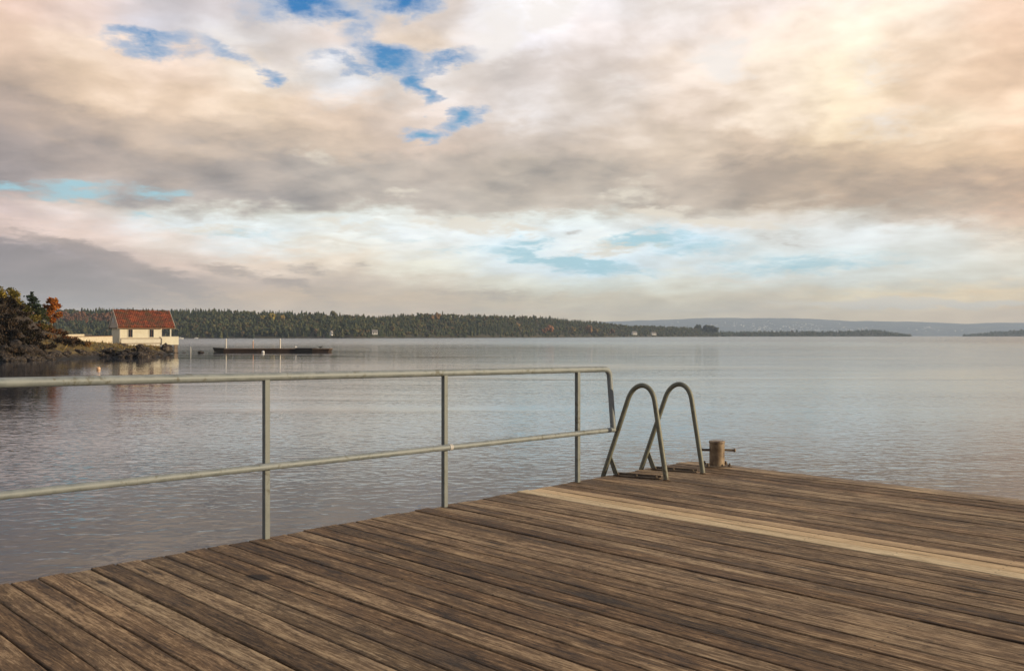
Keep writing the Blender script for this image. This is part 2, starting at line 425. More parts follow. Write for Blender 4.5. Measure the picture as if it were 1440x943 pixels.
def wood_material(name, dark, mid, light, pale=0.35, stain=1.0, burn=False):
    m, nt, b = material(name)
    co = objco(nt)
    r = nt.node('ShaderNodeAttribute', attribute_name='board').outputs['Color']
    r1, r2, r3 = nt.sep(r)
    edg = nt.node('ShaderNodeAttribute', attribute_name='board').outputs['Alpha']
    off = nt.comb(nt.m('MULTIPLY', r1, 37.0), nt.m('MULTIPLY', r2, 19.0), nt.m('MULTIPLY', r3, 11.0))
    p = nt.vm('ADD', co, off)
    warpn = nt.vm('SUBTRACT', nt.noise(nt.vm('MULTIPLY', p, (2.2, 9, 9)), 1.0, 3, 0.5, out='Color'), (0.5, 0.5, 0.5))
    pw = nt.vm('ADD', p, nt.vm('MULTIPLY', warpn, (0.0, 0.05, 0.0)))
    grain = nt.noise(nt.vm('MULTIPLY', pw, (3.2, 75, 75)), 1.0, 6, 0.66)
    fibre = nt.noise(nt.vm('MULTIPLY', pw, (22, 260, 260)), 1.0, 3, 0.65)
    patch = nt.noise(nt.vm('MULTIPLY', p, (2.4, 11.0, 6)), 1.0, 8, 0.68)
    big = nt.noise(nt.vm('MULTIPLY', co, (0.55, 1.3, 1)), 1.0, 6, 0.62)
    blot = nt.noise(nt.vm('MULTIPLY', co, (3.6, 9.5, 1)), 1.0, 10, 0.76)
    fleck = nt.noise(nt.vm('MULTIPLY', pw, (16, 60, 60)), 1.0, 6, 0.75)
    t = nt.m('ADD', nt.m('MULTIPLY', nt.m('SUBTRACT', grain, 0.5), 1.35), nt.m('MULTIPLY', nt.m('SUBTRACT', patch, 0.5), 1.35))
    t = nt.m('ADD', t, nt.m('MULTIPLY', nt.m('SUBTRACT', fibre, 0.5), 0.7))
    t = nt.m('ADD', t, nt.m('MULTIPLY', nt.m('SUBTRACT', fleck, 0.5), 1.0))
    t = nt.m('ADD', t, nt.m('MULTIPLY', nt.m('SUBTRACT', r1, 0.5), 0.34))
    t = nt.m('ADD', t, nt.m('MULTIPLY', nt.m('SUBTRACT', big, 0.5), 0.9))
    streak = nt.noise(nt.vm('MULTIPLY', pw, (0.7, 34, 34)), 1.0, 3, 0.6)
    t = nt.m('ADD', t, nt.m('MULTIPLY', nt.m('SUBTRACT', streak, 0.5), 0.75))
    crack = nt.noise(nt.vm('MULTIPLY', nt.vm('ADD', pw, (4.4, 1.2, 0)), (4.0, 95, 95)), 1.0, 4, 0.7)
    crk = nt.mr(crack, 0.635, 0.675)
    t = nt.m('ADD', t, 0.46)
    c = nt.ramp(t, [(0.0, dark), (0.45, mid), (0.85, light), (1.0, tuple(v * 1.25 for v in light))])
    # reddish / grey wander between boards
    c = nt.mix(nt.m('MULTIPLY', nt.mr(r2, 0.3, 1.0), 0.5), c, nt.vm('MULTIPLY', c, (1.10, 0.95, 0.82)))
    c = nt.mix(nt.m('MULTIPLY', nt.mr(r3, 0.5, 1.0), 0.5), c, nt.vm('MULTIPLY', c, (0.90, 0.98, 1.02)))
    # damp, dirty blotches and the odd dark knot
    c = nt.mix(nt.mr(blot, 0.545, 0.625, 0, 0.85 * stain), c, nt.vm('MULTIPLY', c, (0.36, 0.34, 0.33)))
    dirt = nt.m('MULTIPLY', edg, nt.mr(nt.noise(nt.vm('MULTIPLY', p, (3, 9, 3)), 1.0, 4, 0.6), 0.3, 0.6, 0.35, 1.0))
    c = nt.mix(nt.m('MULTIPLY', dirt, 0.6), c, nt.vm('MULTIPLY', c, (0.30, 0.27, 0.25)))
    c = nt.mix(nt.m('MULTIPLY', crk, 0.8 * stain), c, nt.vm('MULTIPLY', c, (0.22, 0.19, 0.17)))
    kn = nt.node('ShaderNodeTexVoronoi', feature='F1', voronoi_dimensions='2D'); nt.put(kn.inputs['Vector'], nt.vm('ADD', nt.vm('MULTIPLY', p, (1.3, 9.0, 1)), nt.vm('MULTIPLY', warpn, (0.35, 0.5, 0)))); kn.inputs['Scale'].default_value = 1.0
    kd = nt.mr(kn.outputs['Distance'], 0.06, 0.15, 1.0, 0.0)
    kd = nt.m('MULTIPLY', kd, nt.mr(nt.sep(kn.outputs['Color'])[0], 0.72, 0.76))
    c = nt.mix(nt.m('MULTIPLY', kd, 0.85), c, tuple(v * 0.5 for v in dark))
    if burn:   # one charred, hollowed patch in the boards near the railing
        bx, by = deckloc(on_deck(363, 811))
        dv = nt.vm('MULTIPLY', nt.vm('SUBTRACT', co, (bx, by, 0)), (1 / 0.105, 1 / 0.075, 0))
        bd = nt.m('ADD', nt.vm('LENGTH', dv), nt.m('MULTIPLY', nt.m('SUBTRACT', blot, 0.5), 2.2))
        c = nt.mix(nt.mr(bd, 0.65, 1.0, 0.93, 0), c, (0.018, 0.012, 0.009))
    # screw heads: two to a joist
    lx = nt.sep(co)[0]
    sx = nt.m('ABSOLUTE', nt.m('SUBTRACT', nt.m('FRACT', nt.m('DIVIDE', lx, 0.6)), 0.5))
    ly = nt.sep(co)[1]
    fy = nt.m('ABSOLUTE', nt.m('SUBTRACT', nt.m('FRACT', nt.m('DIVIDE', ly, 0.15)), 0.5))
    dsc = nt.vm('LENGTH', nt.comb(nt.m('MULTIPLY', sx, 0.6), nt.m('MULTIPLY', nt.m('SUBTRACT', fy, 0.29), 0.15), 0))
    scr = nt.mr(dsc, 0.0045, 0.0075, 1, 0)
    c = nt.mix(nt.m('MULTIPLY', scr, 0.8), c, (0.03, 0.025, 0.022))
    nt.put(b.inputs['Base Color'], c)
    nt.put(b.inputs['Roughness'], nt.mr(patch, 0.3, 0.7, 0.62, 0.85))
    b.inputs['Specular IOR Level'].default_value = 0.28
    h = nt.m('ADD', nt.m('MULTIPLY', grain, 1.0), nt.m('MULTIPLY', fibre, 0.5))
    h = nt.m('SUBTRACT', h, nt.m('MULTIPLY', kd, 0.6))
    h = nt.m('ADD', h, nt.m('MULTIPLY', blot, 0.8))
    nt.put(b.inputs['Normal'], nt.bump(h, 0.75, 0.004))
    return m

M_WOOD = wood_material('weathered_boards', (0.032, 0.019, 0.010), (0.170, 0.106, 0.054), (0.45, 0.320, 0.185), burn=True)
M_PALE = wood_material('pale_boards', (0.45, 0.33, 0.18), (0.70, 0.53, 0.31), (0.85, 0.69, 0.44), stain=0.45)
M_PALE2 = wood_material('greyed_pale_boards', (0.32, 0.22, 0.12), (0.55, 0.395, 0.225), (0.74, 0.56, 0.345), stain=0.45)
M_EDGE = wood_material('pale_edge_board', (0.10, 0.066, 0.04), (0.30, 0.205, 0.125), (0.55, 0.40, 0.255), stain=0.7)  # paler wood tones for the outermost board
M_BEAM = mottled('beam_wood', (0.05, 0.035, 0.025), (0.12, 0.085, 0.06), 4.0, 0.8)

PITCH, GAP, LEN, ROWS = 0.147, 0.0055, 14.0, 118
def board_geo(V, Fc, C, x0, x1, y0, y1, zoff, tilt):
    n = max(2, int((x1 - x0) / 0.22))
    w = y1 - y0
    b = 0.006
    rnd = (random.random(), random.random(), random.random())
    sd = random.random() * 100
    base = len(V)
    prof = [(y0, -0.036), (y0, -b), (y0 + b * 0.4, -b * 0.35), (y0 + b, 0), (y0 + 0.013, 0), (y0 + w * 0.5, -0.0012), (y1 - 0.013, 0), (y1 - b, 0), (y1 - b * 0.4, -b * 0.35), (y1, -b), (y1, -0.036)]
    k = len(prof)
    for i in range(n + 1):
        x = x0 + (x1 - x0) * i / n
        dy = 0.0035 * mnoise.noise((x * 0.8, sd, 0)); dz = 0.0022 * mnoise.noise((x * 0.7, sd, 9.0))
        e1 = 0.003 * mnoise.noise((x * 4.0, sd, 4.0)); e2 = 0.003 * mnoise.noise((x * 4.0, sd, 14.0))
        for j, (yy, z_) in enumerate(prof):
            ed = e1 if j < 4 else (e2 if j > 6 else 0)
            V.append((x, yy + dy + ed, z_ + dz + zoff + tilt * (yy - y0)))
            C.append((*rnd, (1, 1, .8, .5, 0, 0, 0, .5, .8, 1, 1)[j]))
    for i in range(n):
        for j in range(k - 1):
            a = base + i * k + j
            Fc.append((a, a + k, a + k + 1, a + 1))
    Fc.append(tuple(base + j for j in range(k))); Fc.append(tuple(base + n * k + j for j in range(k))[::-1])

def boards_mesh(name, rows, mat, parent):
    V, Fc, C = [], [], []
    for r in rows:
        y1 = -r * PITCH; y0 = y1 - PITCH + GAP
        cuts = [random.uniform(-0.016, 0.014)]
        xj = [random.choice((7.2, 9.0, 10.8))] if random.random() < 0.3 else []
        if mat is not M_WOOD: xj = []
        zoff, tilt = random.gauss(0, 0.0014), random.gauss(0, 0.006)
        for a, bb in zip(cuts + [x + 0.002 for x in xj], [x - 0.002 for x in xj] + [LEN]):
            board_geo(V, Fc, C, a, bb, y0, y1, zoff + random.gauss(0, 0.0006), tilt)
    me = bpy.data.meshes.new(name); me.from_pydata(V, [], Fc); me.update()
    ca = me.color_attributes.new('board', 'FLOAT_COLOR', 'POINT')
    ca.data.foreach_set('color', np.array(C, np.float32).ravel())
    o = link(name, me, mat, parent, smooth=True)
    me.set_sharp_from_angle(angle=math.radians(35))
    return o

yl = deckloc(on_deck(733, 691))[1]
pale_rows = [17, 18]; pale2_rows = [16]
jetty = empty('jetty', CORNER, JROT)
tag(jetty, 'weathered brown plank jetty filling the foreground above the water', 'jetty')
boards_mesh('deck_boards', [r for r in range(ROWS) if r not in pale_rows + pale2_rows + [0]], M_WOOD, jetty)
tag(boards_mesh('new_boards', pale_rows, M_PALE, jetty), 'pale unweathered replacement boards')
tag(boards_mesh('new_boards', pale2_rows, M_PALE2, jetty), 'half greyed replacement board')
tag(boards_mesh('edge_board', [0], M_EDGE, jetty), 'paler outermost board along the far edge')
mb = MB()
for k in range(24): mb.box(0.3 + 0.6 * k - 0.03, 0.3 + 0.6 * k + 0.03, -ROWS * PITCH, -0.06, -0.19, -0.038)
mb.build('joists', M_BEAM, jetty)
MB().box(0.03, 0.10, -ROWS * PITCH, -0.03, -0.30, -0.039).build('side_beam', M_BEAM, jetty, bevel=0.006)
MB().box(0.11, LEN, -0.055, -0.015, -0.30, -0.039).build('front_beam', M_BEAM, jetty, bevel=0.006)
for yy in (-0.5, -4.0, -7.5, -11.0, -14.5):
    for xx in (0.32, 4.2, 8.4, 12.6):
        if xx > 5 and yy < -5: continue
        MB().lathe([(0.11, -3.2), (0.11, -0.192)], 14, (xx, yy, 0)).build('pile', M_BEAM, jetty, smooth='auto')

# ------------------------------------------------------------------ RAILING
def metal_mat(name, c1, c2, rust, rough=0.48, rs=6.0, metallic=0.55):
    m, nt, b = material(name)
    co = worldpos(nt)
    f = nt.noise(co, 9.0, 7, 0.65)
    c = nt.mix(nt.mr(f, 0.35, 0.65), c1, c2)
    sp = nt.noise(nt.vm('ADD', co, (5, 3, 1)), rs * 4, 6, 0.7)
    lg = nt.noise(nt.vm('ADD', co, (15, 3, 1)), rs * 0.5, 4, 0.6)
    rf = nt.mr(nt.m('ADD', sp, nt.m('MULTIPLY', nt.m('SUBTRACT', lg, 0.5), 0.6)), 0.58, 0.70, 0, 0.8)
    c = nt.mix(rf, c, rust)
    nt.put(b.inputs['Base Color'], c)
    nt.put(b.inputs['Metallic'], nt.m('MULTIPLY', nt.m('SUBTRACT', 1.0, rf), metallic))
    nt.put(b.inputs['Roughness'], nt.mr(f, 0.3, 0.7, rough - 0.08, rough + 0.14))
    nt.put(b.inputs['Normal'], nt.bump(nt.noise(co, 60, 6, 0.7), 0.25, 0.002))
    return m
M_RAIL = metal_mat('galvanised_rail', (0.185, 0.210, 0.210), (0.275, 0.30, 0.295), (0.10, 0.095, 0.06), rough=0.55, metallic=0.15)
M_POST = metal_mat('galvanised_post', (0.15, 0.165, 0.155), (0.22, 0.24, 0.225), (0.09, 0.085, 0.06), rough=0.55, metallic=0.15)
M_LADDER = metal_mat('dull_ladder_metal', (0.14, 0.145, 0.11), (0.215, 0.22, 0.17), (0.085, 0.06, 0.03), rough=0.5, metallic=0.15)
M_RUSTY = metal_mat('rusty_plate', (0.10, 0.075, 0.05), (0.20, 0.15, 0.10), (0.12, 0.06, 0.03), rough=0.75, metallic=0.2)
M_SLEEVE = mottled('chalky_tape', (0.40, 0.39, 0.36), (0.60, 0.58, 0.55), 40, 0.7, bump=0.1)
M_WHITE = mottled('white_paint', (0.70, 0.69, 0.65), (0.80, 0.79, 0.76), 20, 0.5, bump=0.05)

rail = empty('railing', deckpt(0.02, -5.4), JROT)
tag(rail, 'grey green tubular metal railing along the left edge of the jetty', 'railing')
RO = rail.location.copy()
def rl(p):  # world -> railing local
    d = p - RO
    return Vector((d.dot(E2), d.dot(E1), d.z))
posts = []
for px, pyb, pyt, pym in ((375.5, 757, 529.5, 655.5), (628.5, 712, 523, 629), (808.5, 677, 519.5, 608)):
    b = on_deck(px, pyb)
    x, y = deckloc(b)
    Y = b.y
    zt = EYE - (pyt - HY) * Y / F; zm = EYE - (pym - HY) * (Y - 0.02) / F
    posts.append((y, zt, zm))
PX = 0.035
def rz(y, k):   # rail height is a straight, slightly falling line
    (y0, *a), (y1, *b) = posts[0], posts[2]
    t = (y - y0) / (y1 - y0)
    return a[k] + (b[k] - a[k]) * t
yend = deckloc(on_deck(853, 669))[1]
ystart = -14.5
px_ = PX
def rp_(x, y, z): return rl(deckpt(x, y, 0)) + Vector((0, 0, z - DECK))
allposts = [p[0] for p in posts] + [posts[0][0] - 1.82, posts[0][0] - 3.5, posts[0][0] - 5.2, posts[0][0] - 6.9]
for y in allposts:
    zt = rz(y, 0) - 0.02
    a = rp_(px_, y, DECK - 0.25); h = zt - DECK + 0.25
    MB().box(a.x - 0.02, a.x + 0.02, a.y - 0.02, a.y + 0.02, a.z, a.z + h).build('post', M_POST, rail, bevel=0.004)
# top rail, with the bend at the far end running into the drop bar
zt = rz(yend, 0); zm = rz(yend, 1)
R = 0.029
LX = px_ + 0.046
pts = [rp_(px_, y, rz(y, 0)) for y in np.linspace(ystart, yend - 0.09, 24)]
pts += [rp_(px_ + 0.003 * k_, yend + 0.002 - 0.075 * (1 - math.sin(a_)), zt - 0.075 * (1 - math.cos(a_))) for k_, a_ in [(i_ / 7, math.pi / 2 * i_ / 7) for i_ in range(8)]]
MB().tube(pts, R, 18).build('top_rail', M_RAIL, rail, smooth='auto')
MB().tube([rp_(px_ + 0.003, yend + 0.002, zt - 0.0745), rp_(LX, yend + 0.004, zm + 0.010)], R * 0.97, 18).build('end_bar', M_RAIL, rail, smooth='auto')
pts = [rp_(LX, y, rz(y, 1)) for y in np.linspace(ystart, yend - 0.02, 24)] + [rp_(LX, yend + 0.02, rz(yend, 1) - 0.003)]
MB().tube(pts, 0.0245, 16).build('lower_rail', M_RAIL, rail, smooth='auto')
ym = posts[1][0]
MB().tube([rp_(LX, ym + 0.005, rz(ym + .005, 1)), rp_(LX, ym + 0.038, rz(ym + 0.038, 1))], 0.0272, 16).build('joint_sleeve', M_SLEEVE, rail, smooth='auto')

# ------------------------------------------------------------------ SWIM LADDER
lad = empty('swim_ladder', deckpt(0.3, -1.2), JROT)
tag(lad, 'swimming ladder with two arched metal handrails at the jetty edge', 'ladder')
LO = lad.location.copy()
def ll(p):
    d = p - LO
    return Vector((d.dot(E2), d.dot(E1), d.z))
rung_pts = []
for (pl, pr, ptop) in (((853, 668.5), (937, 675), 536), ((906, 660), (988.5, 665.6), 534.5)):
    a = on_deck(*pl); b = on_deck(*pr)
    a = a - (b - a).normalized() * 0.035      # outer foot hangs just past the edge
    L = (b - a).length; ud = (b - a) / L
    Ym = (a.y + b.y) / 2
    ht = (HY + HD * F / Ym - ptop) * Ym / F - 0.018
    def P(s, h): return ll(a + ud * s + Vector((0, 0, h)))
    k = L / 0.66
    p0, t0 = Vector((0.262 * k, ht - 0.17)), Vector((0.30, 0.954))
    p3, t3 = Vector((0.545 * k, ht - 0.19)), Vector((0.13, -0.99))
    c1 = p0 + t0 * 0.21; c2 = p3 - t3 * 0.23
    path = [P(-0.02 * k, -0.9)] if False else []
    path += [P(-0.012, -0.22), P(-0.006, -0.10), P(0.0, 0.0)]
    for t in np.linspace(0.1, 0.9, 8):
        s = p0.x * t; path.append(P(s, p0.y * t))
    for t in np.linspace(0, 1, 22):
        q = p0 * (1-t)**3 + c1 * 3*t*(1-t)**2 + c2 * 3*t*t*(1-t) + p3 * t**3
        path.append(P(q.x, q.y))
    for t in np.linspace(0.1, 1.0, 10):
        path.append(P(p3.x + (L - p3.x) * t, p3.y * (1 - t) + 0.004 * t))
    MB().tube(path, 0.0245, 16).build('handrail', M_LADDER, lad, smooth='auto')
    # long foot plate lying on the boards, with a flat brace up to the outer leg
    f0 = a + ud * 0.10; f1 = a + ud * (L - 0.07)
    n2 = Vector((-ud.y, ud.x, 0))
    off = n2 * 0.035
    def boxdir(mb, p, q, w, h0, h1):
        d = (q - p).normalized(); nn = Vector((-d.y, d.x, 0)) * w / 2
        c = [p - nn, q - nn, q + nn, p + nn]
        mb.prism([ll(v + Vector((0, 0, h0))) for v in c], (0, 0, h1 - h0))
    mb = MB(); boxdir(mb, f0 + off, f1 + off, 0.055, 0.004, 0.014); boxdir(mb, f0 + off + n2 * 0.022, f1 + off + n2 * 0.022, 0.008, 0.0145, 0.034)
    mb.build('foot_plate', M_RUSTY, lad, bevel=0.002)
    for t in (0.1, 0.5, 0.92):
        c = f0.lerp(f1, t) + off - n2 * 0.012
        MB().lathe([(0.013, 0.016), (0.013, 0.030), (0.006, 0.034)], 6, ll(c)).build('bolt', M_RUSTY, lad)
    g0 = a + ud * 0.062 + Vector((0, 0, 0.20)); g1 = a + ud * 0.125 + Vector((0, 0, 0.02))
    d = (g1 - g0)
    mb = MB()
    mb.prism([ll(g0 + ud * -0.022 + off * 0.3), ll(g0 + ud * 0.022 + off * 0.3), ll(g1 + ud * 0.03 + off * 0.3), ll(g1 + ud * -0.022 + off * 0.3)], tuple(ll(LO + n2 * 0.012)))
    mb.build('brace', M_LADDER, lad, bevel=0.002)
    mb = MB(); mb.lathe([(0.032, 0.003), (0.032, 0.012), (0.022, 0.014), (0.022, 0.03)], 14, ll(b)).build('foot_flange', M_RUSTY, lad)
    rung_pts.append(P(-0.012, -0.22))
    MB().tube([P(-0.012, -0.22), P(-0.012, -1.7)], 0.0245, 12).build('stringer', M_LADDER, lad, smooth='auto')
for k in range(5):
    dz = Vector((0, 0, -0.05 - 0.28 * k))
    MB().tube([rung_pts[0] + dz, rung_pts[1] + dz], 0.017, 10).build('rung', M_LADDER, lad, smooth='auto')

# ------------------------------------------------------------------ BOLLARD
bp = on_deck(1008.2, 655.2)
bol = empty('mooring_bollard', bp)
tag(bol, 'short rusty mooring bollard with a cross bar at the jetty corner', 'bollard')
M_BOL = mottled('rusty_bollard', (0.15, 0.10, 0.055), (0.36, 0.27, 0.17), 7.0, 0.55, 8, 0.5, 0.006, 0.35, 0.68, 0.15, (0.09, 0.05, 0.03), 9.0)
r = 0.080
MB().lathe([(r, 0.012), (r, 0.250), (r - 0.004, 0.252)], 28).build('column', M_BOL, bol, smooth='auto')
MB().lathe([(r + 0.004, 0.2525), (r + 0.006, 0.262), (r + 0.002, 0.272), (r - 0.012, 0.276)], 28).build('cap', M_BOL, bol, smooth='auto')
MB().box(-0.14, 0.14, -0.11, 0.11, 0.003, 0.0115).build('base_plate', M_RUSTY, bol, bevel=0.003)
for sx in (-1, 1):
    for sy in (-1, 1):
        MB().lathe([(0.016, 0.0118), (0.016, 0.030), (0.009, 0.031), (0.009, 0.045)], 8, (sx * 0.115, sy * 0.085, 0)).build('bolt', M_RUSTY, bol)
for sx, l in ((-1, 0.170), (1, 0.192)):
    zz = 0.178 if sx < 0 else 0.172
    MB().tube([(sx * (r - 0.004), 0, 0.176), (sx * (l - 0.016), 0, zz), ], 0.0125, 12).build('cross_bar', M_RUSTY, bol, smooth='auto')
    MB().tube([(sx * (l - 0.0158), 0, zz), (sx * l, 0, zz), (sx * (l + 0.012), 0, zz)], [0.014, 0.021, 0.010], 12).build('bar_knob', M_RUSTY if sx < 0 else M_BOL, bol, smooth='auto')

# ------------------------------------------------------------------ HEADLAND (terrain)
SHORE = np.array([(-140, 62), (-90, 70), (-60, 76), (-50, 79), (-46, 81), (-44.2, 84), (-44.6, 91), (-44.2, 96), (-41.8, 94.5), (-39.2, 94.5),
                  (-38.6, 97), (-40.2, 101), (-42, 106), (-43.4, 112), (-45.6, 119.5), (-49.5, 125), (-56, 134), (-75, 150), (-110, 160), (-140, 165)], float)
def sdist(X, Y):
    """signed distance to the shoreline, positive inland"""
    d = np.full(X.shape, 1e9); ins = np.zeros(X.shape, bool)
    n = len(SHORE)
    for i in range(n):
        x0, y0 = SHORE[i]; x1, y1 = SHORE[(i + 1) % n]
        dx, dy = x1 - x0, y1 - y0
        t = np.clip(((X - x0) * dx + (Y - y0) * dy) / (dx * dx + dy * dy), 0, 1)
        d = np.minimum(d, np.hypot(X - x0 - t * dx, Y - y0 - t * dy))
        c = ((y0 > Y) != (y1 > Y)) & (X < (x1 - x0) * (Y - y0) / (y1 - y0 + 1e-12) + x0)
        ins ^= c
    return np.where(ins, d, -d)
def fbm(x, y, s, o=5, seed=0.0):
    return mnoise.fractal((x * s, y * s, seed), 0.9, 2.1, o)
HSIZE = None
def head_h(X, Y):
    sd = sdist(X, Y)
    nz = np.vectorize(lambda a, b: fbm(a, b, 0.42, 6, 3.0))(X, Y)
    nz2 = np.vectorize(lambda a, b: fbm(a, b, 1.4, 4, 8.0))(X, Y)
    h = np.where(sd > 0, np.minimum(sd * 0.34, 0.62 + 0.02 * sd), sd * 0.5)
    h = h + np.exp(-(((X + 57.5) / 7.0) ** 2 + ((Y - 93) / 9.0) ** 2)) * 4.3 + np.exp(-(((X + 72) / 14) ** 2 + ((Y - 100) / 18) ** 2)) * 4.0
    h = h + np.exp(-(((X + 52.0) / 2.4) ** 2 + ((Y - 90.5) / 5.0) ** 2)) * 2.1
    h = h + np.exp(-(((X + 70) / 9) ** 2 + ((Y - 128) / 12) ** 2)) * 1.2
    amp = np.clip(sd * 0.4 + 0.5, 0.15, 1.0)
    flat = np.exp(-(((X + 53) / 6.0) ** 2 + ((Y - 122) / 7.0) ** 2))
    return h + (nz * 0.55 + nz2 * 0.20) * amp * (1 - 0.85 * flat)
gx = np.concatenate([np.arange(-130, -66, 2.0), np.arange(-66, -36, 0.36)])
gy = np.concatenate([np.arange(64, 78, 1.0), np.arange(78, 127, 0.42), np.arange(127, 170, 2.0)])
GX, GY = np.meshgrid(gx, gy)
GH = head_h(GX, GY)
nx, ny = len(gx), len(gy)
Vv = np.stack([GX, GY, GH], -1).reshape(-1, 3)
ii = np.arange(nx * ny).reshape(ny, nx)
Ff = np.stack([ii[:-1, :-1], ii[:-1, 1:], ii[1:, 1:], ii[1:, :-1]], -1).reshape(-1, 4)
keep = (GH.reshape(-1)[Ff].max(1) > -0.6)
def ground_mat():
    m, nt, b = material('headland_ground')
    p = worldpos(nt)
    z = nt.sep(p)[2]
    n = nt.noise(p, 0.9, 7, 0.62); n2 = nt.noise(nt.vm('MULTIPLY', p, (1, 1, 2)), 2.6, 6, 0.65)
    rock = nt.ramp(n2, [(0.28, (0.012, 0.009, 0.007)), (0.5, (0.042, 0.031, 0.024)), (0.74, (0.13, 0.10, 0.075))])
    grass = nt.ramp(nt.noise(p, 1.7, 6, 0.65), [(0.3, (0.055, 0.045, 0.016)), (0.5, (0.16, 0.115, 0.035)), (0.7, (0.30, 0.21, 0.075))])
    up = nt.sep(nt.node('ShaderNodeNewGeometry').outputs['Normal'])[2]
    g = nt.m('MULTIPLY', nt.mr(up, 0.72, 0.9), nt.mr(nt.m('ADD', z, nt.m('MULTIPLY', n, 0.9)), 0.75, 1.05))
    g = nt.m('MULTIPLY', g, nt.mr(z, 1.9, 2.6, 1.0, 0.12))
    g = nt.m('MULTIPLY', g, nt.mr(n, 0.36, 0.5))
    c = nt.mix(g, rock, grass)
    c = nt.mix(nt.mr(nt.m('ADD', z, nt.m('MULTIPLY', n2, 0.3)), 0.22, 0.48, 1, 0), c, (0.012, 0.010, 0.008))
    nt.put(b.inputs['Base Color'], c); b.inputs['Roughness'].default_value = 0.85
    nt.put(b.inputs['Normal'], nt.bump(nt.noise(p, 3.0, 8, 0.7), 1.0, 0.25))
    return m
M_GROUND = ground_mat()
me = np_mesh('terrain', Vv, Ff[keep])
tag(link('terrain', me, M_GROUND), kind='structure')
def gh(x, y): return float(head_h(np.array([x]), np.array([y]))[0])
def ground_at(px, Y):
    x = (px - CX) * Y / F
    return Vector((x, Y, gh(x, Y)))

# ---- boulders
M_ROCK = mottled('shore_rock', (0.011, 0.008, 0.007), (0.052, 0.036, 0.025), 1.6, 0.8, 8, 1.0, 0.14, 0.36, 0.70, 0, (0.15, 0.115, 0.08), 2.4)
def rock_mesh(seed, flat=0.6):
    bm = bmesh.new(); bmesh.ops.create_icosphere(bm, subdivisions=3, radius=1.0)
    for v in bm.verts:
        d = 1 + 0.42 * mnoise.fractal(v.co * 1.1 + Vector((seed, 0, 0)), 0.8, 2.0, 4) + 0.10 * mnoise.noise(v.co * 4 + Vector((seed, 2, 0)))
        v.co = v.co * d; v.co.z *= flat
        q = 0.28
        v.co = Vector([round(c / q) * q * 0.45 + c * 0.55 for c in v.co])
    me = bpy.data.meshes.new('boulder'); bm.to_mesh(me); bm.free()
    me.materials.append(M_ROCK)
    return me
RM = [rock_mesh(s, f) for s, f in ((1.0, 0.62), (9.0, 0.5), (23.0, 0.75))]
def boulder(px, py, Y, r, label, group=None, k=0, sc=(1, 1, 1), name='boulder', onwater=False):
    o = bpy.data.objects.new(name, RM[k]); COL.objects.link(o)
    o.location = at(px, py, Y); o.scale = (r * sc[0], r * sc[1], r * sc[2]); o.rotation_euler = (random.uniform(-.2, .2), random.uniform(-.2, .2), random.uniform(0, 6.3))
    tag(o, label, 'rock', group); return o
G = 'boulders along the headland shore'
for i in range(70):
    t = random.random()
    px = random.uniform(2, 225) if i < 42 else random.uniform(172, 226); Y = float(np.interp(px, [0, 60, 104, 142, 180, 212, 228], [79.5, 83.2, 91, 95.5, 94.5, 95, 103])) + random.uniform(-.5, 1.6)
    x = (px - CX) * Y / F; r = random.uniform(0.18, 0.62)
    o = boulder(px, 480, Y, r, 'small dark boulder in the rubble along the headland waterline', G, i % 3)
    o.location.z = max(0.0, gh(x, Y)) + r * 0.05
for px, py, Y, r, lab, sc in ((193, 499, 95.4, 0.62, 'black boulder at the water right under the left window of the house', (1.2, 0.8, 0.95)),
                              (209, 497, 97.0, 0.66, 'brown boulder at the water right under the right window of the house', (1.25, 0.9, 0.85)),
                              (181, 498, 96.0, 0.48, 'low dark boulder under the gable corner of the house', (1.3, 0.9, 0.7)),
                              (233, 491.5, 113.5, 0.95, 'square brown rock under the porch balcony', (0.85, 0.9, 1.25)),
                              (165, 492, 103.0, 0.60, 'flat ochre rock in the grass below the shaded gable', (1.5, 0.9, 0.6))):
    o = boulder(px, py, Y, r, lab, None, 0 if px != 210 else 2, sc); o.rotation_euler = (0, 0, 0.4)
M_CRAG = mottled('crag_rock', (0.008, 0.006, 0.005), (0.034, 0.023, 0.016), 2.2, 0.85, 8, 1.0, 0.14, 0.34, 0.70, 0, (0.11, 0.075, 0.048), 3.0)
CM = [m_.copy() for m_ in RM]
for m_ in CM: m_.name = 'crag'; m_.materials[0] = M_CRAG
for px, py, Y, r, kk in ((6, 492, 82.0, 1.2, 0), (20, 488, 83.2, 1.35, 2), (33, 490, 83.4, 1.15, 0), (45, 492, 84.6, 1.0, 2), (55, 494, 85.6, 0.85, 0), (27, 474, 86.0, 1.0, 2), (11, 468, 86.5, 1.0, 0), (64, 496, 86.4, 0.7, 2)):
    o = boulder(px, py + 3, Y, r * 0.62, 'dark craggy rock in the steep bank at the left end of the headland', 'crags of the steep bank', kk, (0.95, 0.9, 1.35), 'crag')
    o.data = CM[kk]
boulder(283, 495.2, 118, 0.52, 'lone black rock standing out of the water by the floating dock', None, 1, (1.0, 0.7, 0.62))
boulder(258.5, 496.0, 119, 0.30, 'tiny flat rock awash between headland and lone black rock', None, 1, (1.2, 0.7, 0.35))
boulder(249.5, 495.8, 120, 0.22, 'tiniest rock awash beside the headland tip', None, 0, (1.2, 0.7, 0.3))

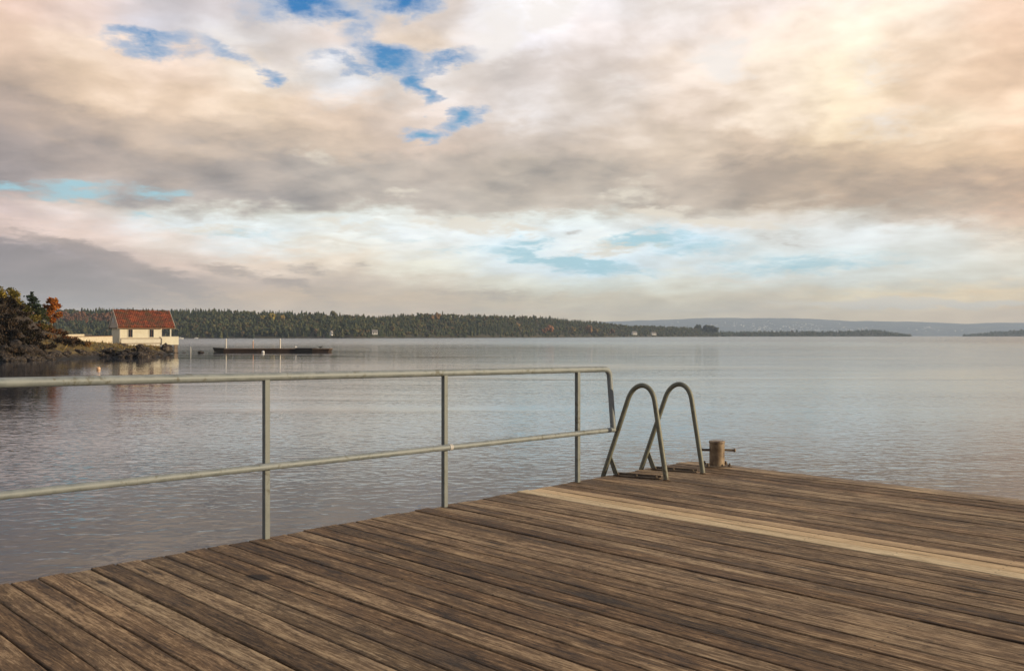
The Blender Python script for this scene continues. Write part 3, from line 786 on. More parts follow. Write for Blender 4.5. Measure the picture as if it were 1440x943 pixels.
# ------------------------------------------------------------------ plants
M_LEAF = leaf_mat('foliage'); M_BARK = mottled('bark', (0.05, 0.035, 0.025), (0.13, 0.10, 0.075), 6.0, 0.9)
M_BIRCH = mottled('pale_bark', (0.20, 0.15, 0.10), (0.42, 0.34, 0.25), 5.0, 0.85)
def leaves(name, clumps, n, size, cols, parent, jitter=0.35, flat=0.0, seed=0):
    """clumps: (centre, radii); leaf-sized faces through the volume of each clump"""
    rg = np.random.default_rng(seed + 5)
    w = np.array([c[1][0] * c[1][1] * c[1][2] for c in clumps]) ** 0.8; w /= w.sum()
    k = rg.choice(len(clumps), n, p=w)
    cen = np.array([c[0] for c in clumps])[k]; rad = np.array([c[1] for c in clumps])[k]
    d = rg.normal(size=(n, 3)); d /= np.linalg.norm(d, axis=1)[:, None]
    rr = rg.random(n) ** 0.5
    P = cen + d * rad * rr[:, None] * (1 + jitter * rg.normal(size=(n, 1)) * 0.5)
    u = rg.normal(size=(n, 3)); u /= np.linalg.norm(u, axis=1)[:, None]
    v = np.cross(u, rg.normal(size=(n, 3))); v /= np.linalg.norm(v, axis=1)[:, None]
    s = size * rg.uniform(0.55, 1.35, n)[:, None]
    V = np.stack([P - u * s * 0.6, P + v * s * 0.4, P + u * s * 0.6, P - v * s * 0.4], 1).reshape(-1, 3)
    Fq = np.arange(4 * n).reshape(n, 4)
    cc = np.array(cols); ck = rg.integers(0, len(cols), len(clumps))[k]
    mixk = np.where(rg.random(n) < 0.3, rg.integers(0, len(cols), n), ck)
    C = cc[mixk] * rg.uniform(0.7, 1.3, n)[:, None]
    me = np_mesh(name, V, Fq, np.repeat(C, 4, 0))
    return link(name, me, M_LEAF, parent)

def branchy(mb, p, d, L, r, depth, spread=0.6):
    pts = [Vector(p)]; dd = Vector(d).normalized(); n = 4
    for i in range(n):
        dd = (dd + Vector((random.gauss(0, .12), random.gauss(0, .12), random.gauss(0.04, .08)))).normalized()
        pts.append(pts[-1] + dd * L / n)
    mb.tube(pts, [r * (1 - 0.75 * i / n) for i in range(n + 1)], 6)
    ends = [pts[-1]]
    if depth > 0:
        for i in range(3):
            k = random.randint(2, n)
            nd = (dd + Vector((random.gauss(0, spread), random.gauss(0, spread), random.gauss(0.1, spread * .6)))).normalized()
            ends += branchy(mb, pts[k], nd, L * random.uniform(.5, .7), r * 0.42, depth - 1, spread)
    return ends

def tree(name, loc, H, R, cols, label, cat='tree', group=None, n=1500, leaf=0.22, bark=None, form='oval', base=0.3, seed=1):
    random.seed(seed)
    root = empty(name, loc); tag(root, label, cat, group)
    mb = MB()
    mb.tube([(0, 0, -0.4), (0.05, 0, H * 0.3), (-0.03, 0.05, H * 0.6), (0, 0, H * 0.92)], [0.028 * H + .02, 0.020 * H + .015, 0.012 * H + .01, 0.012], 8)
    cl = []
    if form == 'pine':
        for k in range(13):
            t = k / 12; z = H * (0.42 + 0.58 * t); rad = R * (1 - 0.72 * t) * random.uniform(.75, 1.15)
            for j in range(3 if t < 0.85 else 1):
                a = random.uniform(0, 6.3); q = rad * random.uniform(0.35, 0.8) if t < 0.9 else 0
                c = (math.cos(a) * q, math.sin(a) * q, z + random.uniform(-.1, .1) * H * .3)
                cl.append((c, (rad * .42 + .08, rad * .42 + .08, H * 0.030 + .05)))
                mb.tube([(0, 0, z - H * .04), c], [0.03, 0.012], 5)
    else:
        for k in range(26):
            z = random.uniform(base, 1.0)
            prof = math.sin(math.pi * min(1, ((z - base) / (1 - base)) * 0.86 + 0.12)) ** (0.7 if form == 'oval' else 0.45)
            a = random.uniform(0, 6.3); q = R * prof * random.uniform(0.25, 0.95)
            rr = R * random.uniform(0.20, 0.40)
            c = (math.cos(a) * q, math.sin(a) * q, z * H * 0.96)
            cl.append((c, (rr, rr, rr * 0.85)))
            if k % 2 == 0: mb.tube([(0, 0, z * H * 0.7), (c[0] * .5, c[1] * .5, z * H * 0.84), c], [0.008 * H, 0.006 * H, 0.01], 5)
    mb.build('trunk', bark or M_BARK, root, smooth=True)
    leaves('crown', cl, n, leaf, cols, root, seed=seed)
    return root

def shrub(loc, R, H, cols, label, group=None, n=500, leaf=0.16, seed=1, name='shrub', twigs=7):
    random.seed(seed)
    root = empty(name, loc); tag(root, label, 'shrub', group)
    mb = MB(); cl = []
    for k in range(twigs):
        a = random.uniform(0, 6.3); q = R * random.uniform(.2, .95); z = H * random.uniform(.45, 1.0) * (1 - 0.35 * q / R)
        c = (math.cos(a) * q, math.sin(a) * q, z)
        mb.tube([(c[0] * .1, c[1] * .1, -0.3), (c[0] * .5, c[1] * .5, z * .6), c, (c[0] * 1.2, c[1] * 1.2, z + .25)], [0.045, .03, .02, .008], 5)
        rr = R * random.uniform(.32, .55) * (7 / max(7, twigs)) ** 0.6
        cl.append((c, (rr, rr, rr * .8)))
    mb.build('stems', M_BARK, root, smooth=True)
    leaves('foliage', cl, n, leaf, cols, root, seed=seed)
    return root

ORANGE = [(0.40, 0.125, 0.022), (0.48, 0.17, 0.03), (0.30, 0.09, 0.018), (0.50, 0.24, 0.055)]
OLIVE = [(0.13, 0.12, 0.03), (0.20, 0.17, 0.04), (0.09, 0.085, 0.03)]
YELLOW = [(0.34, 0.25, 0.05), (0.26, 0.19, 0.045), (0.18, 0.14, 0.04)]
PINE = [(0.035, 0.055, 0.032), (0.05, 0.07, 0.04), (0.028, 0.04, 0.026)]
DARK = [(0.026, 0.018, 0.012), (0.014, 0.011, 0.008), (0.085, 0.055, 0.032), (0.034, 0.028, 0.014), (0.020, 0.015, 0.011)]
RUST = [(0.20, 0.085, 0.03), (0.14, 0.06, 0.028), (0.24, 0.14, 0.05)]
def top_at(px, Y, pytop):
    g = ground_at(px, Y)
    return g, max(0.6, EYE + (HY - pytop) * Y / F - g.z)
g, h = top_at(72, 103, 417)
tree('birch_tree', g, h, 1.05, ORANGE, 'slender birch in bright orange autumn leaf beside the white fence', n=3200, leaf=0.19, bark=M_BIRCH, base=0.34, seed=3)
g, h = top_at(45, 101, 413)
tree('pine_tree', g, h, 1.25, PINE, 'dark green young pine with an open top on the headland', n=1700, leaf=0.20, form='pine', seed=5)
g, h = top_at(7, 94, 404)
tree('alder_tree', g, h, 1.5, YELLOW + OLIVE[:1], 'yellow green bushy tree on top of the headland cliff at the left', n=2000, leaf=0.19, form='round', base=0.2, seed=9)
g, h = top_at(27, 99, 424)
tree('alder_tree', g, h, 1.3, OLIVE, 'olive green bushy tree just left of the young pine', n=1500, leaf=0.19, form='round', base=0.2, seed=12)
g, h = top_at(56, 100, 435)
tree('spruce_tree', g, h, 1.2, [(0.05, 0.07, 0.035), (0.08, 0.09, 0.04)], 'low green tree squeezed between young pine and orange birch', n=1300, leaf=0.19, form='round', base=0.15, seed=15)
g, h = top_at(-25, 92, 398)
tree('alder_tree', g, h, 2.0, OLIVE + YELLOW[:1], 'olive tree on the cliff beyond the left frame edge', n=1800, leaf=0.22, form='round', base=0.2, seed=19)
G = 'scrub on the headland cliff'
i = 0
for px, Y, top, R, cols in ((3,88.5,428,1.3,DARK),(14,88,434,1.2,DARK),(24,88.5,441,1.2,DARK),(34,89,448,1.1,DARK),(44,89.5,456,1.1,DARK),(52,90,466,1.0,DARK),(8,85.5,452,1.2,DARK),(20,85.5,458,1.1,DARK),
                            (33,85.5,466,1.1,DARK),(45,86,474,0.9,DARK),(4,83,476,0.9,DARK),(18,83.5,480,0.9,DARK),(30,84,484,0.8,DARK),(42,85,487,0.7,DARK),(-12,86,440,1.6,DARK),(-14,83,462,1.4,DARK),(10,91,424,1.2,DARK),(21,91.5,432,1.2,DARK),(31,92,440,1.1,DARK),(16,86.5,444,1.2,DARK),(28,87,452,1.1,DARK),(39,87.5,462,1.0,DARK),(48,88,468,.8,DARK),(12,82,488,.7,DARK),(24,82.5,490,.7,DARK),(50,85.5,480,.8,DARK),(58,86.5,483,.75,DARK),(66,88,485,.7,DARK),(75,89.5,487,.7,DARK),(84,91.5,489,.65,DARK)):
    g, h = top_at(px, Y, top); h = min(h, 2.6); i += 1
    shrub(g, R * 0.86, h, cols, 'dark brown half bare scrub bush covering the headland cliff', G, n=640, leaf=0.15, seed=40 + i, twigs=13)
G = 'rusty shrubs along the fence foot'
for px, Y, top, R, cols in ((66,96,474,0.9,RUST),(76,97,480,0.8,RUST),(88,98,483,0.8,RUST+DARK[:1]),(98,98.5,486,0.7,RUST),(60,94,478,0.8,RUST+OLIVE[:1]),(70,92,484,0.7,RUST+DARK[:1]),(80,93,487,0.7,DARK+RUST[:1]),(90,95,488,0.6,RUST),(112,97,490,0.6,DARK+RUST[:1]),(122,98,490,0.5,RUST)):
    g, h = top_at(px, Y, top); h = min(h, 2.2); i += 1
    shrub(g, R, h, cols, 'low rust brown shrub between the cliff and the white fence', G, n=420, leaf=0.15, seed=40 + i)
for px, Y, top, R, lab in ((93,93.5,485,1.0,'dark bush on the bank in front of the white fence, nearest the cliff'),(103,94.2,489,0.9,'low dark bush on the bank under the middle of the white fence'),(40,98,447,1.2,'yellow olive shrub at the foot of the young pine')):
    g, h = top_at(px, Y, top); h = min(max(h, .7), 2.2); i += 1
    shrub(g, R, h, YELLOW + OLIVE if px == 40 else DARK, lab, None, n=500, leaf=0.15, seed=40 + i)
# dry grass tufts: one mass of blades
def tufts():
    n = 5200
    X = RNG.uniform(-60, -39, n); Y = RNG.uniform(90, 124, n)
    sd = sdist(X, Y); H = head_h(X, Y)
    ok = (sd > 0.9) & (H > 0.35) & (H < 1.9); X, Y, H = X[ok], Y[ok], H[ok]; n = len(X)
    a = RNG.uniform(0, np.pi, n); w = RNG.uniform(0.03, 0.10, n); l = RNG.uniform(0.10, 0.34, n)
    dx, dy = np.cos(a) * w, np.sin(a) * w; tx = RNG.normal(0, .12, n); ty = RNG.normal(0, .12, n)
    V = np.stack([np.stack([X - dx, Y - dy, H - .03], -1), np.stack([X + dx, Y + dy, H - .03], -1), np.stack([X + tx, Y + ty, H + l], -1)], 1).reshape(-1, 3)
    C = np.array([(0.34, 0.24, 0.08), (0.24, 0.17, 0.05), (0.15, 0.12, 0.04), (0.20, 0.10, 0.04)])[RNG.integers(0, 4, n)]
    tag(link('dry_grass', np_mesh('dry_grass', V, np.arange(3 * n).reshape(n, 3), np.repeat(C, 3, 0)), M_LEAF), 'dry ochre grass on the headland', 'grass', None, 'stuff')
tufts()

# ------------------------------------------------------------------ HOUSE
def weatherboard(name, c1, c2, pitch=0.16, vertical=False):
    m, nt, b = material(name)
    co = objco(nt); x, y, z = nt.sep(co)
    u = nt.m('DIVIDE', nt.m('ADD', x, y) if vertical else z, pitch)
    fr = nt.m('FRACT', u)
    c = nt.mix(nt.mr(nt.noise(co, 2.2, 6, 0.65), 0.35, 0.68), c1, c2)
    gapc = nt.mr(fr, 0.0, 0.09, 1, 0)
    c = nt.mix(nt.m('MULTIPLY', gapc, 0.55), c, tuple(v * 0.35 for v in c1))
    nt.put(b.inputs['Base Color'], c); b.inputs['Roughness'].default_value = 0.6
    nt.put(b.inputs['Normal'], nt.bump(fr, 0.5, 0.02))
    return m
M_WALL = weatherboard('cream_boards', (0.82, 0.78, 0.62), (0.74, 0.68, 0.50))
M_FENCE = weatherboard('cream_fence_boards', (0.74, 0.66, 0.50), (0.58, 0.50, 0.36), 0.22, True)
M_TRIM = mottled('cream_trim', (0.74, 0.70, 0.58), (0.66, 0.61, 0.48), 4, 0.55, bump=0.05)
M_GREYTRIM = mottled('weathered_trim', (0.42, 0.36, 0.29), (0.55, 0.48, 0.40), 4, 0.7, bump=0.1)
M_BROWN = mottled('brown_trim', (0.12, 0.06, 0.035), (0.20, 0.10, 0.055), 4, 0.7, bump=0.1)
M_GLASS, _nt, _b = material('dark_glass'); _b.inputs['Base Color'].default_value = (0.03, 0.032, 0.04, 1); _b.inputs['Roughness'].default_value = 0.08
M_BLUEDOOR = mottled('blue_grey_paint', (0.10, 0.10, 0.13), (0.14, 0.14, 0.18), 3, 0.5, bump=0.05)
def tile_mat():
    m, nt, b = material('red_roof_tiles')
    co = objco(nt); x, y, z = nt.sep(co)
    n = nt.noise(co, 0.9, 6, 0.7); n2 = nt.noise(co, 2.2, 7, 0.75)
    c = nt.ramp(n2, [(0.34, (0.030, 0.012, 0.008)), (0.45, (0.14, 0.030, 0.011)), (0.54, (0.30, 0.060, 0.018)), (0.68, (0.42, 0.125, 0.038))])
    c = nt.mix(nt.mr(n, 0.47, 0.60, 0, 0.85), c, (0.085, 0.048, 0.018))
    u = nt.m('FRACT', nt.m('DIVIDE', x, 0.24)); v = nt.m('FRACT', nt.m('DIVIDE', z, 0.20))
    tu = nt.m('SINE', nt.m('MULTIPLY', u, math.pi))
    c = nt.mix(nt.m('MULTIPLY', nt.mr(v, 0, 0.16, 1, 0), 0.5), c, (0.05, 0.02, 0.01))
    nt.put(b.inputs['Base Color'], c); b.inputs['Roughness'].default_value = 0.75
    nt.put(b.inputs['Normal'], nt.bump(nt.m('ADD', tu, nt.m('MULTIPLY', v, -0.6)), 0.9, 0.06))
    return m
M_TILE = tile_mat()
M_STONE = mottled('foundation_stone', (0.16, 0.12, 0.09), (0.32, 0.24, 0.17), 2.5, 0.8)

HX = math.radians(36)
hp = at(168.8, 484.6, 118)
house = empty('boat_house', hp, HX)
tag(house, 'small cream wooden house with a red tiled roof on the headland tip', 'house')
WL, WD, WH, RR = 5.2, 5.0, 2.50, 1.98       # wall length, depth, eaves height, roof rise
RE = 6.9                                     # roof runs on over the porch
mb = MB()
mb.prism([(0, 0, 0), (0, WD, 0), (0, WD, WH), (0, WD / 2, WH + RR - 0.12), (0, 0, WH)], (WL, 0, 0))
mb.build('wall', M_WALL, house)
# roof: two slabs
def slab(y_e, y_r, z_e, z_r, x0, x1, th):
    n = Vector((0, z_r - z_e, -(y_r - y_e))).normalized()
    if n.z < 0: n = -n
    p = [Vector((x0, y_e, z_e)), Vector((x1, y_e, z_e)), Vector((x1, y_r, z_r)), Vector((x0, y_r, z_r))]
    return p, n * th
ov = 0.32; sl = RR / (WD / 2)
for sgn in (0, 1):
    ye = -ov if sgn == 0 else WD + ov
    p, d = slab(ye, WD / 2, WH - ov * sl + 0.06, WH + RR + 0.06, -0.32, RE + 0.1, 0.14)
    if sgn: p = p[::-1]
    MB().prism(p, d).build('roof', M_TILE, house)
    # eaves board and barge boards
    MB().box(-0.30, RE + 0.08, ye - 0.02 if sgn == 0 else ye - 0.01, ye + 0.01 if sgn == 0 else ye + 0.02, WH - ov * sl - 0.10, WH - ov * sl + 0.055).build('eaves_board', M_BROWN, house)
    for xx, mt in ((-0.36, M_GREYTRIM), (RE + 0.105, M_TRIM)):
        q = [(xx, ye, WH - ov * sl - 0.12), (xx, WD / 2, WH + RR - 0.12), (xx, WD / 2, WH + RR + 0.29), (xx, ye, WH - ov * sl + 0.285)]
        MB().prism(q, (0.035, 0, 0)).build('barge_board', mt, house)
MB().box(-0.36, RE + 0.12, WD / 2 - 0.10, WD / 2 + 0.10, WH + RR + 0.20, WH + RR + 0.28).build('ridge_cap', M_TILE, house, bevel=0.03)
# gable lattice / small dark opening and finial on the shaded end
MB().prism([(-0.30, -ov + .1, WH - ov * sl + .02), (-0.30, WD + ov - .1, WH - ov * sl + .02), (-0.30, WD / 2, WH + RR - .02)], (0.04, 0, 0)).build('gable_panel', M_GREYTRIM, house)
MB().box(-0.33, -0.302, WD / 2 - 0.30, WD / 2 + 0.30, WH + 0.55, WH + 1.10).build('gable_window', M_GLASS, house)
MB().box(-0.06, -0.001, 0.02, WD - 0.02, WH - 0.06, WH + 0.06).build('gable_beam', M_GREYTRIM, house)
MB().tube([(-0.34, WD / 2, WH + RR), (-0.34, WD / 2, WH + RR + 0.62)], [0.06, 0.02], 8).build('finial', M_GREYTRIM, house)
MB().box(-0.05, 0.09, -0.05, -0.001, 0, WH).build('corner_board', M_TRIM, house)
for xw in (1.30, 4.00):
    wf_ = MB()
    z0, z1, w2 = 1.02, 2.05, 0.27
    for (a, b_, c_, d_) in ((xw - w2 - .07, xw - w2, z0 - .07, z1 + .07), (xw + w2, xw + w2 + .07, z0 - .07, z1 + .07), (xw - w2, xw + w2, z1, z1 + .07), (xw - w2, xw + w2, z0 - .07, z0)):
        wf_.box(a, b_, -0.045, -0.001, c_, d_)
    wo = wf_.build('window', M_TRIM, house)
    MB().box(xw - w2, xw + w2, -0.012, -0.002, z0, z1).build('pane', M_GLASS, wo)
    mbx = MB(); mbx.box(xw - .02, xw + .02, -0.035, -0.013, z0, z1); mbx.build('mullion', M_BROWN, wo)
MB().box(0.10, WL - 0.02, -0.16, -0.002, 0.80, 0.88).build('sill_band', M_BROWN, house, bevel=0.01)
MB().box(0.10, WL - 0.02, -0.14, -0.002, 0.20, 0.80).build('skirting_panel', M_TRIM, house, bevel=0.01)
MB().box(0.10, WL - 0.02, -0.145, -0.002, 0.12, 0.195).build('sill_band', M_BROWN, house)
MB().box(0.02, WL - 0.02, -0.10, -0.002, -0.16, 0.118).build('plinth', M_TRIM, house)
# porch at the right end
MB().box(WL + 0.002, 7.45, -0.25, WD - 0.1, -0.06, 0.06).build('porch_floor', M_GREYTRIM, house)
mb = MB(); mb.box(WL + 0.10, 7.45, -0.30, -0.252, -0.02, 1.05); mb.box(7.452, 7.50, -0.30, WD - 0.1, -0.02, 1.05)
mb.build('porch_parapet', M_WALL, house)
mb = MB(); mb.box(WL + 0.08, 7.53, -0.34, -0.22, 1.052, 1.11); mb.box(7.42, 7.54, -0.218, WD - 0.1, 1.052, 1.11); mb.build('parapet_cap', M_TRIM, house)
for (xx, yy) in ((RE - 0.45, -0.16), (RE - 0.45, WD - 0.3)):
    MB().box(xx - .08, xx + .08, yy - .08, yy + .08, 0.062, WH + 0.02).build('porch_post', M_TRIM, house)
MB().box(WL + 0.002, WL + 0.03, 0.5, 1.5, 0.07, 2.05).build('door', M_BLUEDOOR, house)
MB().box(WL + 0.002, WL + 0.03, 2.2, 3.6, 0.95, 2.0).build('porch_window', M_GLASS, house)
MB().prism([(RE - .4, 0.0, WH + .05), (RE - .4, WD, WH + .05), (RE - .4, WD / 2, WH + RR - .1)], (0.05, 0, 0)).build('porch_gable', M_BLUEDOOR, house)
for (xx, yy) in ((0.5, 0.2), (2.6, 0.2), (4.9, 0.2), (7.2, 0.0), (0.5, 4.6), (4.9, 4.6), (7.2, 4.5)):
    MB().box(xx - .22, xx + .22, yy - .12, yy + .3, -1.6, -0.162 if xx < 5.2 else -0.062).build('foundation_pier', M_STONE, house)

# ---- white fence from the house to the cliff
fa = at(158, 485.5, 117); fb = at(74, 489, 104)
fdir = Vector((fb.x - fa.x, fb.y - fa.y, 0)); FLN = fdir.length
fence = empty('board_fence', fa, math.atan2(fdir.y, fdir.x))
tag(fence, 'long cream board fence with a brown cap between cliff and house', 'fence')
fz = fb.z - fa.z
M3 = Matrix(((1, 0, 0, 0), (0, 1, 0, 0), (fz / FLN, 0, 1, 0), (0, 0, 0, 1)))
mb = MB(); n = int(FLN / 0.22)
for k in range(n):
    x0 = k * 0.22; mb.box(x0, x0 + 0.205, -0.012, 0.012, -0.1 + random.uniform(-.02, .02), 1.22, M3)
mb.build('boards', M_FENCE, fence)
MB().box(0, FLN, -0.07, 0.07, 1.223, 1.30, M3).build('cap_rail', M_BROWN, fence)
for k in range(int(FLN / 2.2) + 1):
    MB().box(k * 2.2, k * 2.2 + .12, -0.135, -0.0135, -0.9, 1.215, M3).build('post', M_GREYTRIM, fence)
# pale dry grass bank and railing behind
MB().box(0, FLN * 0.75, -2.4, -2.3, 1.10, 1.52, M3).build('rear_rail', M_FENCE, None).name = 'rear_fence'
rf = bpy.data.objects['rear_fence']; rf.location = fa + Vector((-2.0, 3.2, 0.0)); rf.rotation_euler = fence.rotation_euler
rf.scale = (1, 1, 1)
tag(rf, 'low pale fence showing above the brown cap behind the long cream fence', 'fence')

# ------------------------------------------------------------------ FLOATING DOCK, poles, buoys
M_DOCKSIDE = mottled('wet_dock_timber', (0.030, 0.020, 0.014), (0.075, 0.045, 0.028), 0.9, 0.7)
M_DOCKTOP = mottled('dock_planks', (0.12, 0.07, 0.042), (0.20, 0.13, 0.08), 0.8, 0.8)
M_BLACK = mottled('black_rubber', (0.012, 0.011, 0.010), (0.025, 0.022, 0.02), 2, 0.6)
DY = 126.0
pL = at(301, 494, DY); pR = at(463, 494, DY)
dl = pR.x - pL.x
dock = empty('floating_dock', (pL.x, DY, 0))
tag(dock, 'long low dark floating dock lying off the headland', 'dock')
k = DY / F
MB().prism([(0.9, 0, -0.2), (dl - 0.3, 0, -0.2), (dl, 0, 0.40), (0.1, 0, 0.40)], (0, 2.4, 0)).build('pontoon', M_DOCKSIDE, dock)
MB().box(0.0, dl + 0.05, -0.06, 2.46, 0.403, 0.48).build('deck', M_DOCKTOP, dock, bevel=0.02)
MB().prism([(0.1, -0.16, 0.05), (1.3, -0.16, -0.1), (1.5, -0.16, 0.56), (-0.15, -0.16, 0.64)], (0, 0.098, 0)).build('end_fender', M_BLACK, dock)
MB().box(11.6, 14.0, -0.18, -0.062, 0.02, 0.53).build('dark_skirt', M_BLACK, dock)
MB().box(11.6, 14.0, 0.0, 2.4, 0.483, 0.56).build('raised_planks', M_BLACK, dock)
M_POLEW = mottled('pale_pole_paint', (0.72, 0.66, 0.54), (0.82, 0.77, 0.66), 3, 0.5, bump=0.05)
M_POLER = mottled('faded_orange_paint', (0.50, 0.24, 0.14), (0.60, 0.36, 0.24), 3, 0.5, bump=0.05)
for px, pyt, mt, r, lab in ((318, 477, M_POLEW, 0.075, 'pale mooring pole at the left end of the floating dock'),
                            (356, 479, M_POLER, 0.07, 'thin faded orange pole on the middle of the floating dock'),
                            (394, 477, M_POLEW, 0.09, 'thick pale mooring pole right of the orange pole')):
    p = at(px, pyt, DY + 2.75); q = Vector((p.x, p.y, 0))
    o = empty('mooring_pole', q); tag(o, lab, 'pole')
    MB().tube([(0, 0, -1), (0, 0, p.z)], r, 10).build('shaft', mt, o, smooth='auto')
    MB().tube([(0, 0, p.z), (0, 0, p.z + 0.08), (0, 0, p.z + 0.14)], [r * 1.15, r * 1.1, r * 0.4], 10).build('tip', M_WHITE, o, smooth='auto')
def buoy(px, py, Y, r, mt, lab, z=None):
    p = at(px, py, Y); o = empty('buoy', (p.x, p.y, z if z is not None else 0.0)); tag(o, lab, 'buoy')
    prof = [(r * math.sin(t), -r * math.cos(t) + r * 0.55) for t in np.linspace(0.05, math.pi - 0.2, 12)]
    MB().lathe(prof, 16).build('float', mt, o, smooth=True)
    MB().tube([(0, 0, r * 1.50), (0, 0, r * 1.9)], r * 0.14, 8).build('eye', M_BLACK, o)
M_ORANGE = mottled('orange_plastic', (0.66, 0.36, 0.17), (0.74, 0.52, 0.34), 7, 0.5, bump=0.0)
buoy(138.5, 519.5, 60, 0.135, M_ORANGE, 'orange mooring buoy floating in front of the headland')
buoy(370, 496, 119, 0.20, M_WHITE, 'white ball buoy on the water in front of the floating dock')
buoy(415.5, 488, DY + 1.0, 0.15, M_WHITE, 'small white ball lying on the floating dock deck', 0.61)
# a gull on the dock end
M_GULL = mottled('dark_plumage', (0.03, 0.028, 0.026), (0.06, 0.055, 0.05), 9, 0.7, bump=0.0)
p = at(451, 489, DY + 0.8); gl = empty('seabird', (p.x, p.y, 0.482)); tag(gl, 'dark seabird sitting near the right end of the floating dock', 'bird')
mb = MB(); mb.tube([(-0.34, 0, .20), (-0.22, 0, .19), (-0.05, 0, .17), (0.10, 0, .20), (0.17, 0, .27), (0.20, 0, .36), (0.24, 0, .41), (0.30, 0, .40), (0.36, 0, .385)], [.015, .04, .095, .085, .05, .04, .05, .03, .008], 10)
mb.build('body', M_GULL, gl, smooth=True)
for s in (-.03, .03): MB().tube([(0, s, -0.0), (0, s, .10)], .008, 6).build('leg', M_GULL, gl)
p = at(268, 487, 120); st = MB().tube([(0, 0, -.5), (0.05, 0, .4), (0.02, 0, p.z)], [.05, .04, .025], 7).build('stake', M_POLEW)
st.location = (p.x, p.y, 0); tag(st, 'thin pale stake standing in the water by the tiny flat rock', 'stake')

# ------------------------------------------------------------------ FAR SHORE: hills and forest
def conifers(P, H, R, C):
    n = len(P); S, T = 6, 4
    Vs, Fs, Cs = [], [], []; b = 0
    for t in range(T):
        z0 = 0.02 + 0.23 * t; z1 = min(1.0, z0 + 0.40); rr = (1 - 0.8 * t / (T - 0.2)) if t < T else 0.2
        rr = max(rr, 0.22)
        ap = P + np.stack([RNG.normal(0, .03, n) * R, RNG.normal(0, .03, n) * R, z1 * H], -1)
        ring = []
        a0 = RNG.uniform(0, 6.28, n)
        for s in range(S):
            a = a0 + 2 * np.pi * s / S; q = R * rr * RNG.uniform(0.65, 1.25, n)
            ring.append(P + np.stack([np.cos(a) * q, np.sin(a) * q, (z0 + RNG.uniform(-.05, .05, n)) * H], -1))
        V = np.stack([ap] + ring, 1)
        Vs.append(V.reshape(-1, 3))
        base = b + np.arange(n)[:, None] * (S + 1)
        for s in range(S): Fs.append(np.concatenate([base, base + 1 + s, base + 1 + (s + 1) % S], 1))
        Cs.append(np.repeat(C * RNG.uniform(.8, 1.2, (n, 1)), S + 1, 0)); b += n * (S + 1)
    return np.concatenate(Vs), np.concatenate(Fs), np.concatenate(Cs)
_bm = bmesh.new(); bmesh.ops.create_icosphere(_bm, subdivisions=1, radius=1.0)
ICO_V = np.array([v.co[:] for v in _bm.verts]); ICO_F = np.array([[v.index for v in f.verts] for f in _bm.faces]); _bm.free()
def broadleaf(P, H, R, C, lumps=4):
    n = len(P); nv = len(ICO_V)
    Vs, Fs, Cs = [], [], []; b = 0
    for l in range(lumps):
        cz = RNG.uniform(.4, .8, n) * H; off = RNG.normal(0, .42, (n, 2)) * R[:, None]
        rad = (R * RNG.uniform(.42, .7, n))[:, None, None]
        V = ICO_V[None] * rad * RNG.uniform(.65, 1.3, (n, nv, 1)) * np.array([1, 1, 1.15]) + np.concatenate([P[:, :2] + off, (P[:, 2] + cz)[:, None]], 1)[:, None, :]
        Vs.append(V.reshape(-1, 3)); Fs.append((ICO_F[None] + (b + np.arange(n) * nv)[:, None, None]).reshape(-1, 3))
        Cs.append(np.repeat(C * RNG.uniform(.75, 1.25, (n, 1)), nv, 0)); b += n * nv
    return np.concatenate(Vs), np.concatenate(Fs), np.concatenate(Cs)

def wood_ground(name, pxs, Df, ridge, depth, tree_h, mat, back=None, steps=10):
    """strip of land: shoreline distance Df(px), ridge line seen at ridge(px) incl. trees"""
    V = []; nP = len(pxs)
    for j in range(steps + 3):
        for px in pxs:
            d0 = Df(px); t = min(j, steps) / steps
            d = d0 + depth * t if j <= steps else d0 + depth * (1 + 0.5 * (j - steps))
            zr = EYE + (HY - ridge(px)) * (d0 + depth) / F - tree_h
            z = -0.5 + (zr + 0.5) * (t ** 0.8) if j <= steps else (zr * 0.8 if j == steps + 1 else -0.8)
            if 0 < j <= steps: z += 1.5 * mnoise.noise(((px) * 0.03, j * 0.6, 3.3)) * math.sin(math.pi * t)
            V.append(((px - CX) * d / F, d, max(z, -0.8)))
    Fq = []
    for j in range(steps + 2):
        for i in range(nP - 1):
            a = j * nP + i; Fq.append((a, a + 1, a + nP + 1, a + nP))
    me = bpy.data.meshes.new(name); me.from_pydata(V, [], Fq); me.update()
    return link(name, me, mat, smooth=True)
def wood_points(px0, px1, n, Df, ridge, depth, tree_h):
    px = RNG.uniform(px0, px1, n); t = RNG.random(n) ** 0.9
    d0 = np.array([Df(p) for p in px]); d = d0 + 2 + (depth - 4) * t
    zr = EYE + (HY - np.array([ridge(p) for p in px])) * (d0 + depth) / F - tree_h
    z = -0.5 + (zr + 0.5) * ((d - d0) / depth) ** 0.8
    return px, t, np.stack([(px - CX) * d / F, d, z - 0.3], -1)
M_FOREST = leaf_mat('forest', 0.85, 0.0)
M_HILL = mottled('forest_floor', (0.030, 0.032, 0.018), (0.075, 0.060, 0.030), 0.05, 0.9, bump=0.0)
def lerpf(xs, ys): return lambda p: float(np.interp(p, xs, ys))
DF1 = lerpf([-300, 60, 500, 700, 850, 960, 1012], [700, 860, 900, 1180, 1550, 2000, 2250])
RG1 = lerpf([-300, 60, 110, 170, 240, 300, 400, 480, 530, 570, 600, 640, 700, 760, 800, 850, 880, 930, 985, 1000, 1008, 1014],
            [428, 431, 431, 430, 432, 431.5, 434, 437.5, 440.5, 438.5, 437, 438.5, 440, 442, 445.5, 450.5, 454.5, 456, 459, 461, 465, 471])
